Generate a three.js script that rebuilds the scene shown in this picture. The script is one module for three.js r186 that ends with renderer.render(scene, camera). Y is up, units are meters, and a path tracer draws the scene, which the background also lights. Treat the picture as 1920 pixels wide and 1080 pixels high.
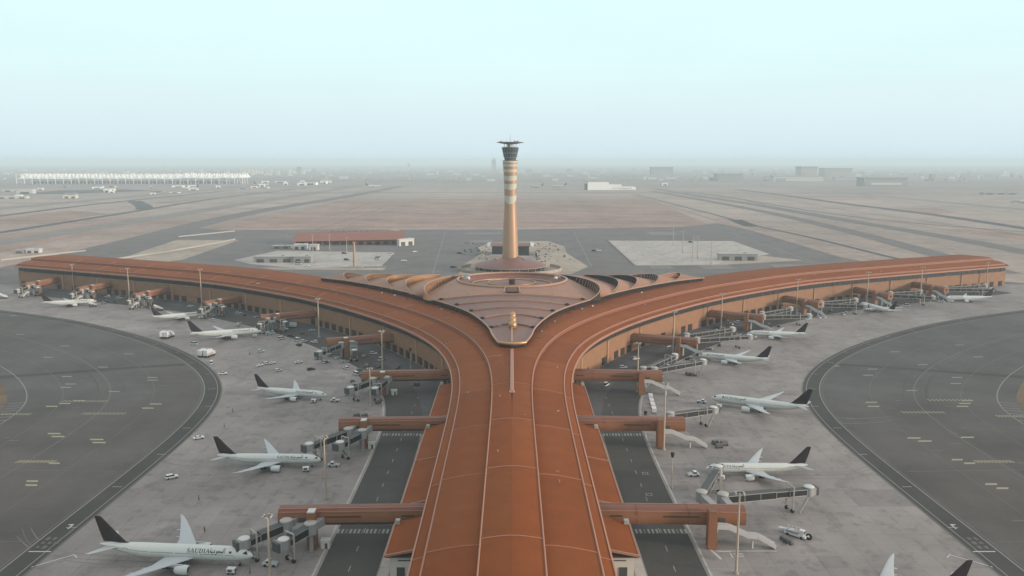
import * as THREE from 'three';
import { mergeGeometries } from 'three/addons/utils/BufferGeometryUtils.js';
import { ImprovedNoise } from 'three/addons/math/ImprovedNoise.js';
import { RoundedBoxGeometry } from 'three/addons/geometries/RoundedBoxGeometry.js';
import { MarchingCubes } from 'three/addons/objects/MarchingCubes.js';

// ------------------------------------------------------------------ camera, sky, sun, haze, exposure
const scene = new THREE.Scene();
const camera = new THREE.PerspectiveCamera(39.6, 16 / 9, 1, 90000);
camera.position.set(0, 125, 0);
camera.rotation.x = -8.9785 * Math.PI / 180;
const renderer = new THREE.WebGLRenderer({ antialias: true });
renderer.setSize(1024, 576);
renderer.toneMapping = THREE.LinearToneMapping;
renderer.toneMappingExposure = 1.04;
renderer.shadowMap.enabled = true;
const sunDir = new THREE.Vector3(0.93, 0.160, 0.31).normalize();
const sun = new THREE.DirectionalLight(new THREE.Color().setRGB(1.0, 0.83, 0.68), 4.5);
sun.position.copy(sunDir).multiplyScalar(3000).add(new THREE.Vector3(0, 0, -500));
sun.target.position.set(0, 0, -500);
sun.castShadow = true;
sun.shadow.radius = 12;
sun.shadow.mapSize.set(4096, 4096);
Object.assign(sun.shadow.camera, { left: -900, right: 900, top: 900, bottom: -900, near: 10, far: 7000 });
scene.add(sun, sun.target);
{ // hazy bright sky: grey-blue at the horizon, pale cyan above
  const W = 512, H = 512, d = new Float32Array(W * H * 4);
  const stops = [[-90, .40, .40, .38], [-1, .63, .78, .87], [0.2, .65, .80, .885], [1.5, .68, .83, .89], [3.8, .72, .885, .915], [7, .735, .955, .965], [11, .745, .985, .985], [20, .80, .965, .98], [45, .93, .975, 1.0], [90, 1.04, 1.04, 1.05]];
  const sa = Math.atan2(sunDir.z, sunDir.x), sn = new ImprovedNoise(), skyNoise = (x, y, z) => sn.noise(x, y, z), clamp = (x, p, q) => Math.min(q, Math.max(p, x));
  for (let j = 0; j < H; j++) {
    const el = (j + .5) / H * 180 - 90;
    let k = 0; while (k < stops.length - 2 && el > stops[k + 1][0]) k++;
    const a = stops[k], b = stops[k + 1];
    let t = Math.min(1, Math.max(0, (el - a[0]) / (b[0] - a[0]))); t = t * t * (3 - 2 * t) * .5 + t * .5;
    for (let i = 0; i < W; i++) {
      const az = ((i + .5) / W - .5) * 2 * Math.PI;       // direction (cos az, ., sin az)
      const w = Math.max(0, Math.cos(az - sa)) ** 3 * Math.exp(-Math.max(0, el - 8) / 22) * (el > 0 ? 1 : 0) * Math.min(1, Math.max(0, el) / 6);
      const o = (j * W + i) * 4;
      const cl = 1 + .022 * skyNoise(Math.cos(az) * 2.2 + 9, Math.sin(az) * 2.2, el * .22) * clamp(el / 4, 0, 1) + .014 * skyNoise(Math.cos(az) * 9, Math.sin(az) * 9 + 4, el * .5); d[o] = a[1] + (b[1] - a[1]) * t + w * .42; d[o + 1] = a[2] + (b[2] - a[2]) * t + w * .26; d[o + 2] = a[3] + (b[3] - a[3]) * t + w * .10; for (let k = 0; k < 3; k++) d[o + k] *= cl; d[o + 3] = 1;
    }
  }
  const tex = new THREE.DataTexture(d, W, H, THREE.RGBAFormat, THREE.FloatType);
  tex.mapping = THREE.EquirectangularReflectionMapping; tex.magFilter = tex.minFilter = THREE.LinearFilter;
  tex.wrapS = THREE.RepeatWrapping; tex.needsUpdate = true;
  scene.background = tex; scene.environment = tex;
}
scene.fog = new THREE.FogExp2(new THREE.Color().setRGB(.77, .915, .98), 0.00011);

// ------------------------------------------------------------------ helpers
let seed = 20241;
const rnd = () => { seed = (seed * 1664525 + 1013904223) % 4294967296; return seed / 4294967296; };
const rr = (a, b) => a + (b - a) * rnd();
const pn = new ImprovedNoise();
const fbm = (x, y, o = 4) => { let s = 0, a = .5; for (let i = 0; i < o; i++) { s += a * pn.noise(x, y, i * 7.3 + .37); x *= 2.03; y *= 2.03; a *= .5; } return s; };
const lerp = (a, b, t) => a + (b - a) * t, clamp = (x, a, b) => Math.min(b, Math.max(a, x)), smooth = (a, b, x) => { const t = clamp((x - a) / (b - a), 0, 1); return t * t * (3 - 2 * t); };
const R = Math.PI / 180;
const used = {};
const numbered = (n) => { const k = used[n] = (used[n] ?? -1) + 1; return k ? n + '_' + String(k).padStart(3, '0') : n; };
function tag(o, label, category, group, kind) {
  if (label) o.userData.label = label; if (category) o.userData.category = category;
  if (group) o.userData.group = group; if (kind) o.userData.kind = kind; return o;
}
function thing(name, label, category, [x, y, z] = [0, 0, 0], turn = 0, group) {
  const o = new THREE.Group(); o.name = numbered(name); o.position.set(x, y, z); o.rotation.y = turn; scene.add(o);
  return tag(o, label, category, group);
}
function mesh(name, geo, mat, parent) {
  if (Array.isArray(geo)) geo = merge(geo);
  const m = new THREE.Mesh(geo, mat); m.name = parent ? name : numbered(name); m.castShadow = m.receiveShadow = true;
  (parent || scene).add(m); return m;
}
const structure = (name, geo, mat) => tag(mesh(name, geo, mat), null, null, null, 'structure');
function part(name, parent) { const g = new THREE.Group(); g.name = name; parent.add(g); return g; }
function copy(o, label, x, z, turn, y = 0, s = 1, group) {
  const c = o.clone(); c.name = numbered(o.name.replace(/_\d{3}$/, '')); c.position.set(x, y, z); c.rotation.y = turn; c.scale.setScalar(s);
  c.userData = { ...o.userData }; if (label) c.userData.label = label; if (group) c.userData.group = group; scene.add(c); return c;
}
function merge(list) {
  return mergeGeometries(list.map((g) => { g = g.index ? g.toNonIndexed() : g; for (const k of Object.keys(g.attributes)) if (!['position', 'normal', 'uv'].includes(k)) g.deleteAttribute(k); return g; }));
}
function box(w, h, d, x = 0, y = 0, z = 0, ry = 0) { const g = new THREE.BoxGeometry(w, h, d); if (ry) g.rotateY(ry); return g.translate(x, y, z); }
function rbox(w, h, d, x = 0, y = 0, z = 0, r = .1) { return new RoundedBoxGeometry(w, h, d, 2, r).translate(x, y, z); }
function cyl(r0, r1, h, x = 0, y = 0, z = 0, seg = 12) { return new THREE.CylinderGeometry(r1, r0, h, seg).translate(x, y + h / 2, z); }
function ell(rx, ry, rz, x, y, z) { return new THREE.SphereGeometry(1, 16, 10).scale(rx, ry, rz).translate(x, y, z); }
function bar(a, b, w, h = w) { // square bar between two points
  const A = new THREE.Vector3(...a), B = new THREE.Vector3(...b), L = A.distanceTo(B), g = new THREE.BoxGeometry(w, h, L);
  const m = new THREE.Matrix4().lookAt(B, A, new THREE.Vector3(0, 1, 0)); m.setPosition(A.add(B).multiplyScalar(.5)); return g.applyMatrix4(m);
}
function tube(pts, r, seg = 6, closed = false) { return new THREE.TubeGeometry(new THREE.CatmullRomCurve3(pts.map((p) => new THREE.Vector3(...p)), closed, 'centripetal'), pts.length * 2, r, seg, closed); }
function grid(fn, nu, nv, col) { // fn(u,v) -> [x,y,z]; uv in metres of x and z
  const p = [], uv = [], id = [], c = [];
  for (let j = 0; j <= nv; j++) for (let i = 0; i <= nu; i++) { const q = fn(i / nu, j / nv); p.push(q[0], q[1], q[2]); uv.push(q[3] ?? q[0], q[4] ?? -q[2]); if (col) c.push(...col(q[0], q[2])); }
  for (let j = 0; j < nv; j++) for (let i = 0; i < nu; i++) { const a = j * (nu + 1) + i, b = a + 1, d = a + nu + 1, e = d + 1; id.push(a, b, e, a, e, d); }
  const g = new THREE.BufferGeometry();
  g.setAttribute('position', new THREE.Float32BufferAttribute(p, 3)); g.setAttribute('uv', new THREE.Float32BufferAttribute(uv, 2));
  if (col) g.setAttribute('color', new THREE.Float32BufferAttribute(c, 3));
  g.setIndex(id); g.computeVertexNormals();
  return g;
}
function rows(a, b, y0, y1, du) { // a ruled sheet between two equally long lists of [x,y,z]
  const n = a.length - 1; return grid((u, v) => { const i = Math.round(u * n); return [0, 1, 2].map((k) => lerp(a[i][k], b[i][k], v)); }, n, 1);
}
function poly(pts, y) { // flat polygon from [x,z]
  const s = new THREE.Shape(pts.map(([x, z]) => new THREE.Vector2(x, -z))); const g = new THREE.ShapeGeometry(s); g.rotateX(-Math.PI / 2).translate(0, y, 0);
  const P = g.attributes.position, U = g.attributes.uv; for (let i = 0; i < P.count; i++) U.setXY(i, P.getX(i), -P.getZ(i)); return g;
}
function ribbon(pts, w, y, off = 0) { // flat strip of width w along [x,z] points
  const n = pts.length - 1, L = [], Rr = [];
  for (let i = 0; i <= n; i++) {
    const a = pts[Math.max(0, i - 1)], b = pts[Math.min(n, i + 1)], l = Math.hypot(b[0] - a[0], b[1] - a[1]) || 1, nx = -(b[1] - a[1]) / l, nz = (b[0] - a[0]) / l, ww = Array.isArray(w) ? w[i] : w;
    L.push([pts[i][0] + nx * (off - ww / 2), y, pts[i][1] + nz * (off - ww / 2)]); Rr.push([pts[i][0] + nx * (off + ww / 2), y, pts[i][1] + nz * (off + ww / 2)]);
  }
  return rows(Rr, L);
}
function sample(pts, step) { // resample a smooth curve through [x,z] points at an even step
  const c = new THREE.CatmullRomCurve3(pts.map(([x, z]) => new THREE.Vector3(x, 0, z)), false, 'centripetal'); c.arcLengthDivisions = 1500;
  const n = Math.round(c.getLength() / step); let o = c.getSpacedPoints(n).map((p) => [p.x, p.z]);
  for (let k = 0; k < 60; k++) o = o.map((p, i) => i < 1 || i >= o.length - 1 ? p : [(o[i - 1][0] + 2 * p[0] + o[i + 1][0]) / 4, (o[i - 1][1] + 2 * p[1] + o[i + 1][1]) / 4]);
  return o;
}
function normals(p) { return p.map((_, i) => { const a = p[Math.max(0, i - 1)], b = p[Math.min(p.length - 1, i + 1)], l = Math.hypot(b[0] - a[0], b[1] - a[1]); return [(b[1] - a[1]) / l, -(b[0] - a[0]) / l]; }); } // left of travel = towards the terminal
function offset(p, d) { const n = normals(p); return p.map((q, i) => [q[0] + n[i][0] * d, q[1] + n[i][1] * d]); }
const mirror = (p, s) => p.map(([x, z]) => [x * s, z]);
// ---- textures
const hash = (x, y, s) => { let h = (x * 374761393 + y * 668265263 + s * 144269504) | 0; h = (h ^ (h >>> 13)) * 1274126177 | 0; return ((h ^ (h >>> 16)) >>> 0) / 4294967296; };
function vnoise(x, y, per, s) { const xi = Math.floor(x), yi = Math.floor(y), fx = x - xi, fy = y - yi, u = fx * fx * (3 - 2 * fx), v = fy * fy * (3 - 2 * fy), m = (a) => ((a % per) + per) % per; return lerp(lerp(hash(m(xi), m(yi), s), hash(m(xi + 1), m(yi), s), u), lerp(hash(m(xi), m(yi + 1), s), hash(m(xi + 1), m(yi + 1), s), u), v); }
function tnoise(u, v, f, o, s) { let r = 0, a = .5, t = 0; for (let i = 0; i < o; i++) { r += a * vnoise(u * f, v * f, f, s + i); t += a; f *= 2; a *= .55; } return r / t; }
function texture(size, metres, fn, my = metres) { // fn(u,v) -> brightness or [r,g,b], about 1
  const d = new Uint8Array(size * size * 4), enc = (x) => { x = clamp(x, 0, 1); return Math.round(255 * (x < .0031308 ? 12.92 * x : 1.055 * x ** (1 / 2.4) - .055)); };
  for (let j = 0; j < size; j++) for (let i = 0; i < size; i++) { let c = fn(i / size, j / size); if (!Array.isArray(c)) c = [c, c, c]; const o = (j * size + i) * 4; for (let k = 0; k < 3; k++) d[o + k] = enc(c[k] * .7); d[o + 3] = 255; }
  const t = new THREE.DataTexture(d, size, size); t.colorSpace = THREE.SRGBColorSpace; t.magFilter = THREE.LinearFilter; t.minFilter = THREE.LinearMipmapLinearFilter; t.generateMipmaps = true;
  t.wrapS = t.wrapT = THREE.RepeatWrapping; t.repeat.set(1 / metres, 1 / my); t.needsUpdate = true; return t;
}
const lin = (r, g, b) => new THREE.Color().setRGB(r, g, b);
const ALB = .84; // all base colours are set a little below these values
function mat(r, g, b, rough = .8, o = {}) { return new THREE.MeshPhysicalMaterial({ color: lin(r * ALB, g * ALB, b * ALB), roughness: rough, metalness: 0, specularIntensity: rough < .4 ? 1 : .35, side: THREE.DoubleSide, ...o }); }
const K = 1 / .7; // textures are stored at 0.7
const slab = texture(2048, 90, (u, v) => {
  const n = tnoise(u, v, 6, 5, 3), f = tnoise(u, v, 90, 2, 11), st = tnoise(u * 1, v * 1, 24, 3, 17);
  const cx = Math.floor(u * 12), cy = Math.floor(v * 12), tone = hash(cx, cy, 5); const jx = Math.abs(u * 12 - Math.round(u * 12)), jy = Math.abs(v * 12 - Math.round(v * 12)); const j = Math.min(jx, jy) < .020 ? .86 : 1;
  return (.76 + .34 * n + .10 * (f - .5) + .10 * (tone - .5) - .20 * smooth(.56, .8, st)) * j;
});
const tarmac = texture(1024, 110, (u, v) => { const n = tnoise(u, v, 5, 5, 31), f = tnoise(u, v, 120, 2, 41), w = tnoise(u, v * 1, 16, 4, 47); const k = .74 + .36 * n + .14 * (f - .5) + .2 * (w - .5); return [k * 1.02, k, k * .98]; });
const dust = texture(1024, 260, (u, v) => { const n = tnoise(u, v, 5, 6, 61), f = tnoise(u, v, 60, 4, 71), w = tnoise(u, v, 18, 4, 77); return .62 + .42 * n + .34 * (f - .5) + .3 * (w - .5); });
const sheetMetal = texture(512, 24, (u, v) => { const n = tnoise(u, v, 4, 4, 81), f = tnoise(u, v, 64, 2, 91); const l = Math.abs(v * 24 - Math.round(v * 24)) < .06 ? .965 : 1; return (.80 + .30 * n + .07 * (f - .5)) * l; });
const plaster = texture(256, 16, (u, v) => .86 + .2 * tnoise(u, v, 4, 5, 95));
const M = {
  concrete: mat(.272, .242, .232, .75, { map: slab, vertexColors: true, specularIntensity: .5 }), plate: mat(.44, .40, .37, .85, { map: slab }), tarmac: mat(.100, .090, .087, .75, { map: tarmac, vertexColors: true, specularIntensity: .4 }), road: mat(.070, .067, .063, .85, { map: tarmac }), oldRoad: mat(.165, .152, .150, .85, { map: tarmac }), runway: mat(.24, .22, .21, .85, { map: tarmac }),
  dark: mat(.095, .093, .098, .85, { map: tarmac }), desert: mat(1, 1, 1, .95, { map: dust, vertexColors: true }), sand: mat(.19, .14, .095, .95, { map: dust }), paleSand: mat(.42, .35, .29, .95, { map: dust }), redSoil: mat(.35, .24, .20, .95, { map: dust, vertexColors: true }),
  white: mat(.54, .54, .52, .6), cream: mat(.6, .56, .5, .6), yellow: mat(.34, .31, .215, .7), line: mat(.26, .25, .235, .7), faint: mat(.15, .143, .13, .8),
  roof: mat(.232 * K, .066 * K, .018 * K, .7, { map: sheetMetal, specularIntensity: .12 }), roofTrim: mat(.36, .18, .125, .5), roofSide: mat(.22, .085, .048, .6), fan: mat(.20 * K, .092 * K, .073 * K, .45, { map: sheetMetal, specularIntensity: .3 }),
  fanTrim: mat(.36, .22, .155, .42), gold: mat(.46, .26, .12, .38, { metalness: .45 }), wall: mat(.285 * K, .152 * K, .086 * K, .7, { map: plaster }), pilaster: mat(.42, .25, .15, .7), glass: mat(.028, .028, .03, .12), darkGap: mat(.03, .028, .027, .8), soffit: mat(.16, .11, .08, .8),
  tubeRoof: mat(.20 * K, .085 * K, .055 * K, .5, { map: sheetMetal }), tubeSide: mat(.26 * K, .115 * K, .060 * K, .55, { map: plaster }), slit: mat(.10, .045, .025, .5), grey: mat(.30, .30, .30, .6), darkGrey: mat(.075, .078, .08, .6), metalPale: mat(.36, .34, .31, .5), pole: mat(.40, .34, .27, .6), rubber: mat(.02, .02, .02, .9),
  bodyWhite: mat(.50, .53, .51, .36), wing: mat(.42, .44, .45, .4), fin: mat(.030, .022, .026, .4), tower: mat(.42 * K, .26 * K, .165 * K, .42, { map: plaster, metalness: .2 }), towerBand: mat(.50, .485, .40, .5), cab: mat(.05, .075, .08, .12), brick: mat(.26, .115, .09, .8), stair: mat(.50, .49, .48, .6),
};
for (const k of ['concrete', 'plate', 'tarmac', 'road', 'oldRoad', 'runway', 'dark', 'desert', 'sand', 'paleSand', 'redSoil']) M[k].color.multiplyScalar(K);
M.desert.color.setRGB(K * .92, K * .91, K * .92);
M.roofs = [[1, 1, 1], [1.07, 1.09, 1.1], [.94, .93, .93], [1.03, 1.0, .96], [.98, 1.03, 1.08]].map((c) => { const m = M.roof.clone(); m.color.multiply(lin(...c)); return m; });
M.tent = mat(.80, .80, .77, .7); M.band = mat(.028, .028, .03, .6); M.seam = mat(.33, .15, .10, .6); M.shell = mat(.31 * K, .155 * K, .10 * K, .5, { map: sheetMetal, specularIntensity: .3 });

// ------------------------------------------------------------------ ground
{
  const col = (x, z) => { // desert tone by place: grey sand, ochre, reddish
    const a = fbm(x / 900 + 3, z / 700 + 9, 4), b = fbm(x / 260 + 40, z / 420 - 17, 3), r = smooth(.05, .45, fbm(x / 1500 - 8, z / 1100 + 5, 3) + .35 * b);
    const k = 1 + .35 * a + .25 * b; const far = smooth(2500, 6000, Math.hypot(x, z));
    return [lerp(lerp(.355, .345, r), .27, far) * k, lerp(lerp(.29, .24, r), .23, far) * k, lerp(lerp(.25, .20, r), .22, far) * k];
  };
  const zs = (v) => v < .12 ? lerp(1500, 0, v / .12) : v < .8 ? lerp(0, -9000, ((v - .12) / .68) ** 1.35) : lerp(-9000, -36000, (v - .8) / .2);
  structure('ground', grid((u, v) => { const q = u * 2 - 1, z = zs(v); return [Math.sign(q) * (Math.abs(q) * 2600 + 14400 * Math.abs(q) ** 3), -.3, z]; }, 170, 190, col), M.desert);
}
const OUT0 = [[149, 150], [149, 0], [149, -120], [149, -228], [148.5, -270], [147.5, -320], [148.5, -375], [153, -410], [168, -452], [192, -489], [230, -534], [280, -578], [327, -613], [360, -633], [436, -671], [560, -722], [760, -800]];
const OUT = sample(OUT0, 5), ON = OUT.length - 1;
const EAVE = sample([[27, 64], [27, -40], [27, -150], [27, -250], [27, -320], [27.3, -347], [29, -380], [34.5, -415], [44, -450], [62, -487], [83, -520], [111, -556], [151, -601], [206, -649], [268, -694], [381, -749], [505, -805]], 4);
const EN = normals(EAVE), ES = [0];
for (let i = 1; i < EAVE.length; i++) ES.push(ES[i - 1] + Math.hypot(EAVE[i][0] - EAVE[i - 1][0], EAVE[i][1] - EAVE[i - 1][1]));
const sAtZ = (z) => { let i = 0; while (i < EAVE.length - 1 && EAVE[i + 1][1] > z) i++; return ES[i] + (EAVE[i][1] - z); };
function eaveAt(s, d = 0) { let i = 0; while (i < ES.length - 2 && ES[i + 1] < s) i++; const t = clamp((s - ES[i]) / (ES[i + 1] - ES[i]), 0, 1); return [lerp(EAVE[i][0], EAVE[i + 1][0], t) + lerp(EN[i][0], EN[i + 1][0], t) * d, lerp(EAVE[i][1], EAVE[i + 1][1], t) + lerp(EN[i][1], EN[i + 1][1], t) * d]; }
const SEND = ES[ES.length - 1];
const stainTone = (x, z) => { const a = fbm(x / 90 + 2, z / 60 + 7, 4), b = fbm(x / 28 - 5, z / 22 + 3, 3); const k = .96 + .40 * a + .26 * b; return [k * 1.01, k, k * .985]; };
{ // the apron, one concrete sheet from wing to wing, reaching out to the perimeter roads
  const parts = [];
  for (const s of [-1, 1]) parts.push(grid((u, v) => {
    const o = OUT[Math.round(u * ON)], e = eaveAt(u * SEND * 1.0, 12); let q = [lerp(Math.max(0, e[0] - 6 * (1 - u)), o[0], v), lerp(e[1], o[1], v)];
    if (u * SEND < sAtZ(-330)) q[0] = lerp(0, o[0], v);
    return [s * q[0], 0, q[1]];
  }, ON, 36, stainTone));
  structure('apron', merge2(parts), M.concrete);
}
function merge2(list) { return mergeGeometries(list.map((g) => g.index ? g.toNonIndexed() : g)); }
{ // back apron, islands and slabs behind the terminal
  structure('back_apron', poly([[-633, -1556], [-530, -1476], [-319, -1494], [-20, -1490], [332, -1556], [424, -1651], [440, -1470], [438, -1245], [434, -1066], [470, -880], [560, -800], [400, -640], [0, -430], [-400, -640], [-520, -800], [-600, -932]], -.06), M.oldRoad);
  structure('concrete_pad', poly([[-358, -1022], [-333, -1131], [-163, -1108], [-158, -961], [-253, -941], [-323, -981]], -.01), M.plate);
  structure('concrete_pad', poly([[154, -1279], [352, -1270], [353, -1090], [244, -971], [152, -966]], -.01), M.plate);
  structure('kerb_strip', merge([bar([154, .3, -1279], [150, .3, -966], 1.6, .7), bar([150, .3, -964], [243, .3, -969], 1.6, .7)]), M.paleSand);
  structure('sand_island', poly([[246, -969], [375, -1020], [340, -1066], [272, -1054]], -.02), M.paleSand);
  structure('sand_island', poly([[-42, -1098], [-50, -1180], [-33, -1255], [58, -1270], [78, -1190], [76, -1098], [92, -956], [66, -890], [-60, -890], [-62, -960]], -.02), M.paleSand);
  structure('sand_island', poly([[-506, -997], [-542, -1288], [-440, -1288], [-425, -1030], [-454, -966]], -.02), M.paleSand);
  structure('sand_island', poly([[-300, -950], [-150, -945], [-150, -925], [-280, -930]], -.02), M.paleSand);
  structure('red_soil', grid((u, v) => [lerp(lerp(-538, -570, v), lerp(392, 472, v), u), -.2, lerp(lerp(-1500, -1570, u) + 14 * Math.sin(u * 9), -2740, v)], 60, 60, (x, z) => { const k = 1 + .5 * fbm(x / 500, z / 55, 4) + .3 * fbm(x / 60, z / 90, 3); return [k, k * (1 - .05 * (k - 1)), k]; }), M.redSoil);
  structure('sand_strip', ribbon([[-470, -1485], [-200, -1497], [-20, -1500], [200, -1525], [397, -1572]], 18, -.14), M.paleSand);
  // taxiways and roads running away from the terminal
  const way = (name, m, pts, w, y = -.12) => structure(name, ribbon(sample(pts, 25), w, y), m);
  way('perimeter_road', M.dark, [[-905, -900], [-913, -1425], [-920, -1560], [-940, -1743], [-955, -2000], [-985, -2300], [-1020, -2766], [-1008, -3238], [-993, -3900]], 24);
  way('perimeter_road', M.dark, [[-1140, -1250], [-1191, -1864], [-1240, -2324], [-1243, -2849], [-1242, -3600]], 26, -.13);
  way('link_road', M.dark, [[-1222, -2600], [-1180, -2500], [-1080, -2360], [-975, -2130]], 44, -.11);
  way('taxiway', M.oldRoad, [[-580, -870], [-592, -1110], [-604, -1304], [-624, -1500], [-642, -1720], [-648, -2080], [-605, -2800], [-570, -4200]], 56, -.16);
  way('service_track', M.redSoil, [[-700, -900], [-745, -1400], [-770, -1900], [-775, -2600], [-760, -3300]], 10, -.17);
  way('runway', M.runway, [[-800, -700], [-800, -5600]], 60, -.2); way('runway', M.runway, [[-1400, -900], [-1330, -6400]], 60, -.2);
  way('perimeter_road', M.dark, [[505, -960], [497, -1085], [503, -1245], [506, -1380], [486, -1490], [466, -1600], [486, -1740], [484, -1962], [482, -2268], [481, -2687], [470, -3100]], 9);
  way('access_road', M.road, [[470, -1560], [466, -1620], [474, -1690], [487, -1750]], 30, -.10);
  way('service_track', M.redSoil, [[448, -2937], [445, -2300], [441, -1743], [434, -1470], [434, -1060]], 12, -.15);
  way('taxiway', M.oldRoad, [[560, -900], [578, -1078], [606, -1334], [639, -1962], [624, -2766], [600, -3500]], 36, -.16);
  way('taxiway', M.oldRoad, [[700, -850], [719, -1117], [733, -1306], [723, -1595], [721, -2215], [683, -3031], [670, -3800]], 40, -.16);
  way('runway', M.dark, [[940, -1100], [972, -1518], [1010, -1922], [1000, -2324], [1020, -3000], [1031, -3700]], 34, -.16);
  way('taxiway', M.oldRoad, [[960, -1380], [900, -1480], [814, -1651], [770, -1982], [773, -2649], [736, -3474]], 16, -.15);
  way('runway', M.runway, [[1350, -900], [1350, -6000]], 60, -.2);
  way('crossing_taxiway', M.runway, [[-1300, -2860], [0, -2830], [1300, -2900]], 50, -.19); way('crossing_taxiway', M.oldRoad, [[-1300, -3260], [0, -3290], [1500, -3220]], 60, -.19);
  way('crossing_taxiway', M.runway, [[-1900, -4100], [0, -4150], [1900, -4060]], 110, -.19); way('crossing_taxiway', M.oldRoad, [[-2500, -5300], [0, -5400], [2600, -5300]], 160, -.19);
  for (const [pts] of [[[[967, -2140], [1149, -2189], [1119, -2003], [997, -1922]]], [[[767, -1828], [859, -1743], [827, -1666], [773, -1681]]], [[[797, -1494], [901, -1518], [887, -1383], [826, -1288]]], [[[-1130, -1600], [-960, -1640], [-985, -1960], [-1150, -2080]]], [[[-890, -1000], [-720, -1000], [-760, -1500], [-880, -1420]]]]) structure('red_soil', grid((u, v) => { const a = pts[0].map((c, k) => lerp(c, pts[1][k], u)), b = pts[3].map((c, k) => lerp(c, pts[2][k], u)); return [lerp(a[0], b[0], v), -.22, lerp(a[1], b[1], v)]; }, 12, 12, (x, z) => { const k = 1.02 + .4 * fbm(x / 90, z / 70, 3); return [k, k, k]; }), M.redSoil);
  structure('paved_lot', poly([[-1935, -3120], [-1740, -3140], [-1560, -3500], [-1780, -3700], [-2000, -3560]], -.1), M.dark);
  for (const s of [-1, 1]) structure('sand_infield', poly([[s * 252, 160], [s * 252, -340], [s * 262, -415], [s * 280, -455], [s * 308, -486], [s * 350, -520], [s * 470, -580], [s * 800, -600], [s * 800, 160]], -.1), M.sand);
  for (const s of [-1, 1]) { // perimeter road, taxiway asphalt, their painted lines
    const nm = s < 0 ? 'taxiway_left' : 'taxiway_right';
    const at = (d) => mirror(offset(OUT, -d), s);
    const sheet = (d0, d1, y, nv, c) => { const n = normals(OUT); return grid((u, v) => { const i = Math.round(u * ON), d = lerp(d0, d1, v); return [s * (OUT[i][0] - n[i][0] * d), y, OUT[i][1] - n[i][1] * d]; }, ON, nv, c); };
    const taxi = structure(nm, sheet(9.5, 106, -.02, 24, (x, z) => { const n = fbm(x / 70 + 11, z / 45, 4), m = fbm(x / 14, z / 160, 3), w = smooth(-.3, .4, fbm(x / 240 + 1, z / 200, 2)); const k = 1 + .4 * n + .22 * m; return [k * lerp(.95, 1.05, w), k, k * lerp(1.03, .96, w)]; }), M.tarmac);
    const road = structure('perimeter_road', sheet(0, 9.8, .02, 1), M.road);
    const lineOn = (parent, d, w, m, i0 = 0, i1 = ON, y = .05) => mesh('painted_line', ribbon(at(d).slice(i0, i1), w, y), m, parent);
    lineOn(road, .4, .5, M.faint); lineOn(road, 2.4, .35, M.line); lineOn(road, 9.3, .5, M.line); lineOn(taxi, 10.6, .35, M.faint);
    lineOn(taxi, 57, .7, M.faint, 30, ON, .02); lineOn(taxi, 35, .3, M.faint, 30, ON, .02); lineOn(taxi, 80, .3, M.faint, 30, ON, .02); lineOn(taxi, 97, .5, M.line, 60, ON - 20, .02);
    { const t = at(97), q = at(105); for (let i = 64; i < 122; i += 2) mesh('painted_line', bar([t[i][0], .02, t[i][1]], [q[i][0], .02, q[i][1]], .5, .02), M.line, taxi); }
    { const t = at(1.6), q = at(9); for (let i = 12; i < ON - 30; i += 7) { const f = i % 2 ? .5 : .25; mesh('stop_marking', bar([lerp(t[i][0], q[i][0], f - .2), .06, lerp(t[i][1], q[i][1], f - .2)], [lerp(t[i][0], q[i][0], f + .3), .06, lerp(t[i][1], q[i][1], f + .3)], .55, .02), M.line, road); } }
    { const i = OUT.findIndex((p) => p[1] < -250), b = at(2)[i]; for (let k = 0; k < 9; k++) mesh('road_lettering', box(rr(.7, 1.4), .02, rr(1.2, 2.2), s * (151.2 + (k % 3) * 2.2), .06, -246 - Math.floor(k / 3) * 3), M.faint, road); mesh('stop_line', box(7.2, .02, .5, s * 153.2, .06, -243), M.white, road); mesh('turn_arrow', [box(.5, .02, 3.6, s * 153, .06, -261), box(1.8, .021, .6, s * 153.6, .06, -262.4)], M.white, road); }
    // yellow touch-down blocks, hatched hold bars
    const blocks = s < 0 ? [[-229, -409], [-234, -404], [-238, -399], [-188, -297], [-190, -301], [-209, -353], [-213, -357], [-186, -345], [-189, -349], [-192, -320], [-262, -457], [-251, -441], [-250, -434], [-219, -426], [-186, -403], [-187, -396], [-252, -513], [-252, -479], [-300, -504], [-307, -536], [-211, -455], [-208, -449], [-360, -573]]
      : [[188, -298], [190, -294], [189, -324], [192, -320], [187, -347], [184, -351], [209, -352], [189, -406], [187, -399], [237, -404], [233, -399], [241, -409], [220, -474], [211, -460], [261, -455], [253, -442], [221, -428], [255, -519], [256, -485], [309, -539], [302, -505]];
    for (const [x, z] of blocks) { const b = z > -330 ? 4.6 : 6, sk = s * .6; const g = new THREE.BufferGeometry(); const p = [[-b / 2 + sk, -.85], [b / 2 + sk, -.85], [b / 2 - sk, .85], [-b / 2 - sk, .85]]; mesh('touchdown_marking', poly(p.map(([a, c]) => [x + a, z + c]), .03), z > -420 ? M.yellow : M.line, taxi); g.dispose(); }
    for (const [x, z, w] of s < 0 ? [[-226, -408, 22], [-201, -322, 15], [-205, -387, 20], [-251, -386, 18]] : [[232, -410, 22], [203, -322, 15], [207, -389, 20], [250, -383, 18]]) for (let k = 0; k < 11; k++) { const a = x + (k / 10 - .5) * w; mesh('hatch_marking', poly([[a - .3 * s, z - 1.5], [a + .75 - .3 * s, z - 1.5], [a + .55 + .5 * s, z + 1.5], [a - .2 + .5 * s, z + 1.5]], .03), M.yellow, taxi); }
    mesh('cross_line', [bar([s * 162, .03, -311], [s * 250, .03, -314], .5, .02), bar([s * 162, .03, -250], [s * 200, .03, -250], .4, .02)], M.faint, taxi);
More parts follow.
